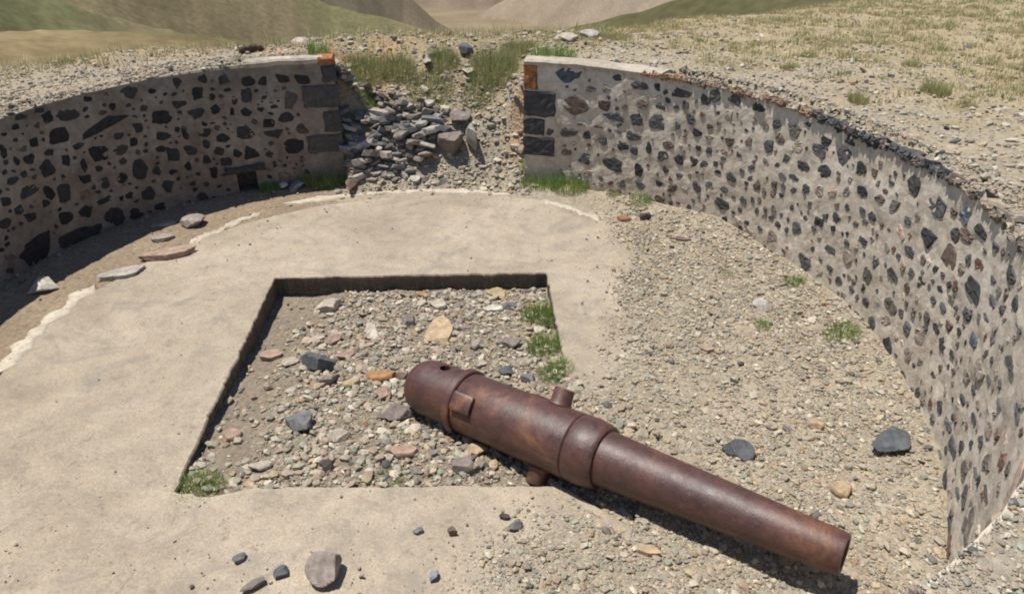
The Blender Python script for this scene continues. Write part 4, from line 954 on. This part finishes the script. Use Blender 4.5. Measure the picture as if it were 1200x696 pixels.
TF = [
 (985,386,32,22,GREEN,'bright green tuft on the gravel at the foot of the right wall'),
 (640,205,52,28,GREEN,'green grass at the foot of the right wall end, leftmost of two'),
 (668,210,40,26,GREEN,'green grass at the foot of the right wall end, rightmost of two'),
 (752,231,24,12,GREEN,'small green tuft at the base of the right wall'),
 (718,224,20,12,OLIVE,'tiny olive tuft between the green tufts along the right wall'),
 (634,364,40,36,GREEN,'green grass at the right edge of the pit, farthest of three'),
 (642,399,42,34,GREEN,'green grass at the right edge of the pit, middle of three'),
 (651,430,36,30,GREEN,'green grass at the right edge of the pit behind the trunnion'),
 (460,558,38,14,GREEN,'small green tuft at the front edge of the pit'),
 (232,566,52,30,GREEN,'green weeds in the front left corner of the pit'),
 (380,202,48,34,GREEN,'green weeds at the foot of the left wall end'),
 (317,216,20,18,GREEN,'small green plant beside the drain opening'),
 (851,318,24,10,OLIVE,'sparse tuft on the gravel in front of the right wall'),
 (930,327,20,16,GREEN,'green tuft close against the curved right wall'),
 (893,378,18,14,GREEN,'small green tuft left of the bright green tuft'),
 (425,108,36,18,GREEN,'green tuft at the top of the rubble heap'),
 (430,74,60,38,OLIVE,'olive bushy grass on the bank right of the left wall end'),
 (466,75,50,40,OLIVE,'olive-brown bushy grass beside the pale upright stone'),
 (519,66,48,34,OLIVE,'olive grass clump left of the dark crest rock'),
 (578,72,72,50,OLIVE,'broad olive grass clump right of the dark crest rock'),
 (606,54,52,26,OLIVE,'grey-green grass clump behind the right wall end'),
 (505,98,70,22,OLIVE,'sparse olive grass on the slope above the rubble heap'),
 (560,105,50,20,OLIVE,'thin olive grass on the slope right of the heap'),
 (412,84,26,22,OLIVE,'small olive grass clump touching the left wall end'),
 (231,42,26,16,GREEN,'green tuft standing on the crest behind the left wall'),
 (26,70,56,14,GREEN,'low green grass on the crest at the far left'),
 (75,72,34,10,OLIVE,'thin olive grass on the crest beside the low green grass'),
 (1005,110,30,34,DRYOL,'grey-green and straw tuft on the bank above the right wall'),
 (1095,98,42,40,DRYOL,'olive tuft on the stony bank at the far right'),
 (1132,118,26,22,STRAW,'straw tuft just right of the olive tuft on the bank'),
 (925,76,28,16,DRYOL,'small olive tuft in the dry field left of the grey-green tuft'),
 (1068,72,28,18,DRYOL,'olive tuft in the field above the far right tuft'),
 (948,62,26,14,DRYOL,'faint olive tuft in the dry field'),
 (718,41,60,14,DRYOL,'olive-straw grass on the crest behind the right wall end'),
]
for i, (x, y, w, h, cols, lab) in enumerate(TF): tuft(x, y, w, h, cols, lab, 500 + i, lean=0.55)
# brown dead cushion plants on the crest
for i, (x, y, w, h, lab) in enumerate([(267, 45, 26, 12, 'smaller brown dried cushion plant on the crest'), (295, 56, 34, 18, 'larger brown dried cushion plant on the crest')]):
    o = tuft(x, y, w, h, [(0.085, 0.05, 0.03), (0.12, 0.07, 0.04), (0.06, 0.038, 0.025)], lab, 700 + i, dens=3.0, lean=1.2); o.name = 'cushion_plant'; o['category'] = 'dried plant'
# dry field grass: nobody could count it
def dry_field():
    r0 = np.random.default_rng(33); Vs = []; Fs = []; Cs = []; b = 0
    x, y = r0.uniform(-1, 15, 14000), r0.uniform(7, 20, 14000); a, r = polar(x, y); cr = np.interp(x, _crx, _cry); z = g(x, y)
    den = sst(0.5, 3.2, (r - WR(a)) + 2.6 * fbm(x * .8, y * .8, 51)) * sst(-0.35, 0.15, fbm(x * 1.7, y * 1.7, 91)) * 0.9 + 0.03
    ok = (a < A_R0 + 5) & (r > WR(a) + 0.8) & (y < cr + 1.0) & in_view(x, y, z, 20) & (r0.random(len(x)) < den)
    pts = [(q, w, 1) for q, w in zip(x[ok], y[ok])][:4200]
    # fringe of seed heads along the left crest
    t = r0.uniform(-8.5, 1.5, 420); pts += [(q, np.interp(q, _crx, _cry) + r0.normal(0, 0.35), 2) for q in t]
    # sparse straw on the gap bank
    for _ in range(160):
        aa = R(r0.uniform(A_R0, A_L0 + 6)); rr = r0.uniform(4.9, 6.8); pts.append((CX + math.cos(aa) * rr, CY + math.sin(aa) * rr, 1))
    for (q, w, k) in pts:
        n = int(r0.integers(10, 26)) if k == 1 else int(r0.integers(4, 10))
        hg = r0.uniform(0.06, 0.16) if k == 1 else r0.uniform(0.12, 0.32)
        V, F3, c = blades(q, w, 0, n, hg, r0.uniform(0.05, 0.15), r0, STRAW if r0.random() < 0.75 else OLIVE, lean=0.6, wid=0.005)
        Vs.append(V); Fs.append(F3 + b); Cs.append(c); b += len(V)
    o = mesh_np('dry_grass', np.concatenate(Vs), np.concatenate(Fs), M['grass'], col=np.concatenate(Cs))
    tag(o, 'dry straw-coloured grass over the field and crest', 'grass', kind='stuff')
dry_field()
# ------------------------------------------------------------------ THE GUN BARREL
def gun():
    root = empty('cannon_barrel', GB); tag(root, 'rusty iron cannon barrel lying across the pit corner', 'cannon barrel')
    X = Vector(GD); Zr = Vector((0, 0, 1)); Y = Zr.cross(X).normalized(); Zv = X.cross(Y).normalized()
    # local frame: x along the bore towards the muzzle, rolled so that one trunnion points up and away
    # roll and station of the trunnions as they show in the photograph
    best = None
    for rd in range(0, 60, 2):
        c_, s_ = math.cos(R(rd)), math.sin(R(rd)); yy = np.array(Y) * c_ + np.array(Zv) * s_
        for st in np.arange(0.6, 1.4, 0.02):
            e = 0
            for hh, tx_, ty_ in ((0.33, 665, 455), (-0.33, 629, 557)):
                q = project(GB + GD * st + yy * hh); e += (q[0] - tx_) ** 2 + (q[1] - ty_) ** 2
            if best is None or e < best[0]: best = (e, rd, st)
    roll = R(best[1]); st = float(best[2]); print('TRUN', best)
    Y2 = Y * math.cos(roll) + Zv * math.sin(roll); Z2 = -Y * math.sin(roll) + Zv * math.cos(roll)
    root.matrix_world = Matrix(((X.x, Y2.x, Z2.x, GB[0]), (X.y, Y2.y, Z2.y, GB[1]), (X.z, Y2.z, Z2.z, GB[2]), (0, 0, 0, 1)))
    def surf(px, py, rad):
        """station and local angle of the point of the gun's skin seen at a photo pixel"""
        b = None; y2, z2 = np.array(Y2), np.array(Z2)
        for ph in range(-180, 180, 3):
            nn = y2 * math.cos(R(ph)) + z2 * math.sin(R(ph))
            for s_ in np.arange(-0.05, 1.5, 0.01):
                w = GB + GD * s_ + nn * rad
                if (np.array([0, 0, H]) - w) @ nn < 0: continue
                q = project(w); e = (q[0] - px) ** 2 + (q[1] - py) ** 2
                if b is None or e < b[0]: b = (e, s_, ph)
        print('SURF', px, py, b); return b[1], b[2]
    def lathe(name, prof, n=96, closed=False):
        V = []; Fc = []
        for (s, r) in prof:
            for i in range(n): t = 2 * math.pi * i / n; V.append((s, r * math.cos(t), r * math.sin(t)))
        for k in range(len(prof) - 1):
            for i in range(n): j = (i + 1) % n; Fc.append((k * n + i, k * n + j, k * n + n + j, k * n + n + i))
        if closed:
            for i in range(n): j = (i + 1) % n; k = len(prof) - 1; Fc.append((k * n + i, k * n + j, j, i))
        else:
            Fc.append(tuple(range(n))[::-1]); k = (len(prof) - 1) * n; Fc.append(tuple(range(k, k + n)))
        o = mesh_np(name, np.array(V), Fc, M['rust'], parent=root, smooth=True); fix_normals(o)
        for p in o.data.polygons:
            if len(p.vertices) > 4: p.use_smooth = False
        o.data.set_sharp_from_angle(angle=R(32)) if hasattr(o.data, 'set_sharp_from_angle') else None
        return o
    L = GL
    s1 = gun_s(676, 524); s2 = gun_s(709, 538); sc = gun_s(548, 468)
    print('GUN', L, 'ring', s1, s2, 'collar', sc, 'trunnion', gun_s(646, 507), 'plate', gun_s(540, 462), 'vent', gun_s(522, 455))
    rb = 0.222
    body = lathe('barrel_tube', [(-0.075, 0.0), (-0.072, 0.06), (-0.06, 0.11), (-0.035, 0.155), (0.0, 0.184), (0.05, 0.203), (0.12, 0.211), (sc - 0.045, 0.214), (sc + 0.02, 0.216), (sc + 0.03, rb), (sc + 0.5, rb + 0.002), (s1 - 0.012, rb + 0.003), (s1 - 0.004, rb - 0.003), (s1, rb - 0.008), (s1 + 0.004, rb), (s1 + 0.012, rb + 0.004),
        (s1 + 0.10, rb + 0.005), (s2 - 0.03, rb - 0.006), (s2 - 0.008, rb - 0.014), (s2, rb - 0.022), (s2 + 0.002, 0.180), (s2 + 0.02, 0.1795), (s2 + 0.4, 0.179 - 0.061 * 0.4 / (L - s2)), (s2 + 0.8, 0.179 - 0.061 * 0.8 / (L - s2)), (s2 + 1.2, 0.179 - 0.061 * 1.2 / (L - s2)), (L - 0.012, 0.118), (L, 0.114), (L, 0.090), (L - 0.012, 0.084), (L - 0.9, 0.083), (L - 0.9, 0.0)][1:-1])
    # vent socket bored into the breech: boolean cut
    sv, av = surf(522, 431, 0.21); av = R(av)
    n = 32; V = []; Fc = []
    for z in (0.10, 0.4):
        for i in range(n):
            t = 2 * math.pi * i / n; e1, e2 = 0.042 * math.cos(t), 0.042 * math.sin(t)
            V.append((sv + e1, z * math.cos(av) - e2 * math.sin(av), z * math.sin(av) + e2 * math.cos(av)))
    for i in range(n): j = (i + 1) % n; Fc.append((i, j, n + j, n + i))
    Fc += [tuple(range(n))[::-1], tuple(range(n, 2 * n))]
    cut = mesh_np('vent_cutter', np.array(V), Fc, M['rust'], parent=root); fix_normals(cut)
    md = body.modifiers.new('vent', 'BOOLEAN'); md.object = cut; md.operation = 'DIFFERENCE'; md.solver = 'EXACT'
    dg = bpy.context.evaluated_depsgraph_get(); me = bpy.data.meshes.new_from_object(body.evaluated_get(dg))
    body.modifiers.clear(); body.data = me; bpy.data.objects.remove(cut)
    # raised collar
    lathe('breech_collar', [(sc - 0.045, 0.19), (sc - 0.043, 0.236), (sc - 0.034, 0.243), (sc + 0.012, 0.243), (sc + 0.022, 0.236), (sc + 0.024, 0.19)], closed=True)
    # trunnions
    for sgn in (1, -1):
        prof = [(0.14, 0.074), (0.205, 0.074), (0.222, 0.083), (0.238, 0.076), (0.245, 0.072), (0.322, 0.071), (0.330, 0.068), (0.332, 0.060), (0.326, 0.022)]
        V = []; Fc = []; n = 40
        for (h, r) in prof:
            for i in range(n): t = 2 * math.pi * i / n; V.append((st + r * math.cos(t), sgn * h, r * math.sin(t)))
        for k in range(len(prof) - 1):
            for i in range(n): j = (i + 1) % n; Fc.append((k * n + i, k * n + j, k * n + n + j, k * n + n + i))
        Fc += [tuple(range(n))[::-1], tuple(range((len(prof) - 1) * n, len(prof) * n))]
        o = mesh_np('trunnion', np.array(V), Fc, M['rust'], parent=root, smooth=True); fix_normals(o)
        if hasattr(o.data, 'set_sharp_from_angle'): o.data.set_sharp_from_angle(angle=R(35))
    # flat lug on the near side of the breech, and a small plate by the far trunnion
    def plate(name, s0, s1_, a0, a1, r_in, r_out):
        V = []; Fc = []; na, ns = 8, 6
        def vid(k, i, j): return k * (na + 1) * (ns + 1) + i * (ns + 1) + j
        for k, rr in enumerate((r_in, r_out)):
            for i in range(na + 1):
                for j in range(ns + 1):
                    t = R(a0 + (a1 - a0) * i / na); e = 0.004 if (k == 1 and (i in (0, na) or j in (0, ns))) else 0
                    V.append((s0 + (s1_ - s0) * j / ns, (rr - e) * math.cos(t), (rr - e) * math.sin(t)))
        for i in range(na):
            for j in range(ns):
                Fc.append((vid(1, i, j), vid(1, i + 1, j), vid(1, i + 1, j + 1), vid(1, i, j + 1))); Fc.append((vid(0, i, j), vid(0, i, j + 1), vid(0, i + 1, j + 1), vid(0, i + 1, j)))
        for i in range(na):
            for j in (0, ns): Fc.append((vid(0, i, j), vid(0, i + 1, j), vid(1, i + 1, j), vid(1, i, j)))
        for j in range(ns):
            for i in (0, na): Fc.append((vid(0, i, j), vid(0, i, j + 1), vid(1, i, j + 1), vid(1, i, j)))
        o = mesh_np(name, np.array(V), Fc, M['rust'], parent=root); fix_normals(o); return o
    sp, ap = surf(541, 473, 0.235)
    plate('side_lug', sp - 0.085, sp + 0.085, ap - 15, ap + 15, 0.19, 0.255)
    sp, ap = surf(641, 459, 0.225)
    plate('base_plate', sp - 0.10, sp + 0.10, ap - 8, ap + 8, 0.19, 0.232)
gun()
# ------------------------------------------------------------------ LIGHT, SKY, CAMERA
EL, AZ = 72.5, -78.0          # sun elevation; azimuth clockwise from +Y
sd = Vector((math.sin(R(AZ)) * math.cos(R(EL)), math.cos(R(AZ)) * math.cos(R(EL)), math.sin(R(EL))))
L = bpy.data.lights.new('sun', 'SUN'); L.energy = 4.2; L.angle = R(0.53); L.color = (1.0, 0.955, 0.88)
lo = bpy.data.objects.new('sun', L); COL.objects.link(lo); lo.rotation_euler = sd.to_track_quat('Z', 'Y').to_euler(); lo.location = (-6, 3, 14)
w = bpy.data.worlds.new('World'); S.world = w; w.use_nodes = True
nt = w.node_tree; bg = nt.nodes['Background']
sk = nt.nodes.new('ShaderNodeTexSky'); sk.sky_type = 'NISHITA'; sk.sun_disc = False; sk.sun_elevation = R(EL); sk.sun_rotation = R(AZ % 360); sk.altitude = 1900
nt.links.new(sk.outputs['Color'], bg.inputs['Color']); bg.inputs['Strength'].default_value = 0.09
cam = bpy.data.cameras.new('camera'); cam.sensor_width = 36; cam.lens = 36 * F / 1200; cam.clip_start = 0.05; cam.clip_end = 8000
co = bpy.data.objects.new('camera', cam); COL.objects.link(co); co.location = (0, 0, H); co.rotation_euler = (R(90 - PITCH), 0, 0)
S.camera = co
S.view_settings.view_transform = 'Standard'; S.view_settings.look = 'None'; S.view_settings.gamma = 1; S.view_settings.exposure = 0.42
S.cycles.filter_width = 1.9; S.cycles.use_denoising = True
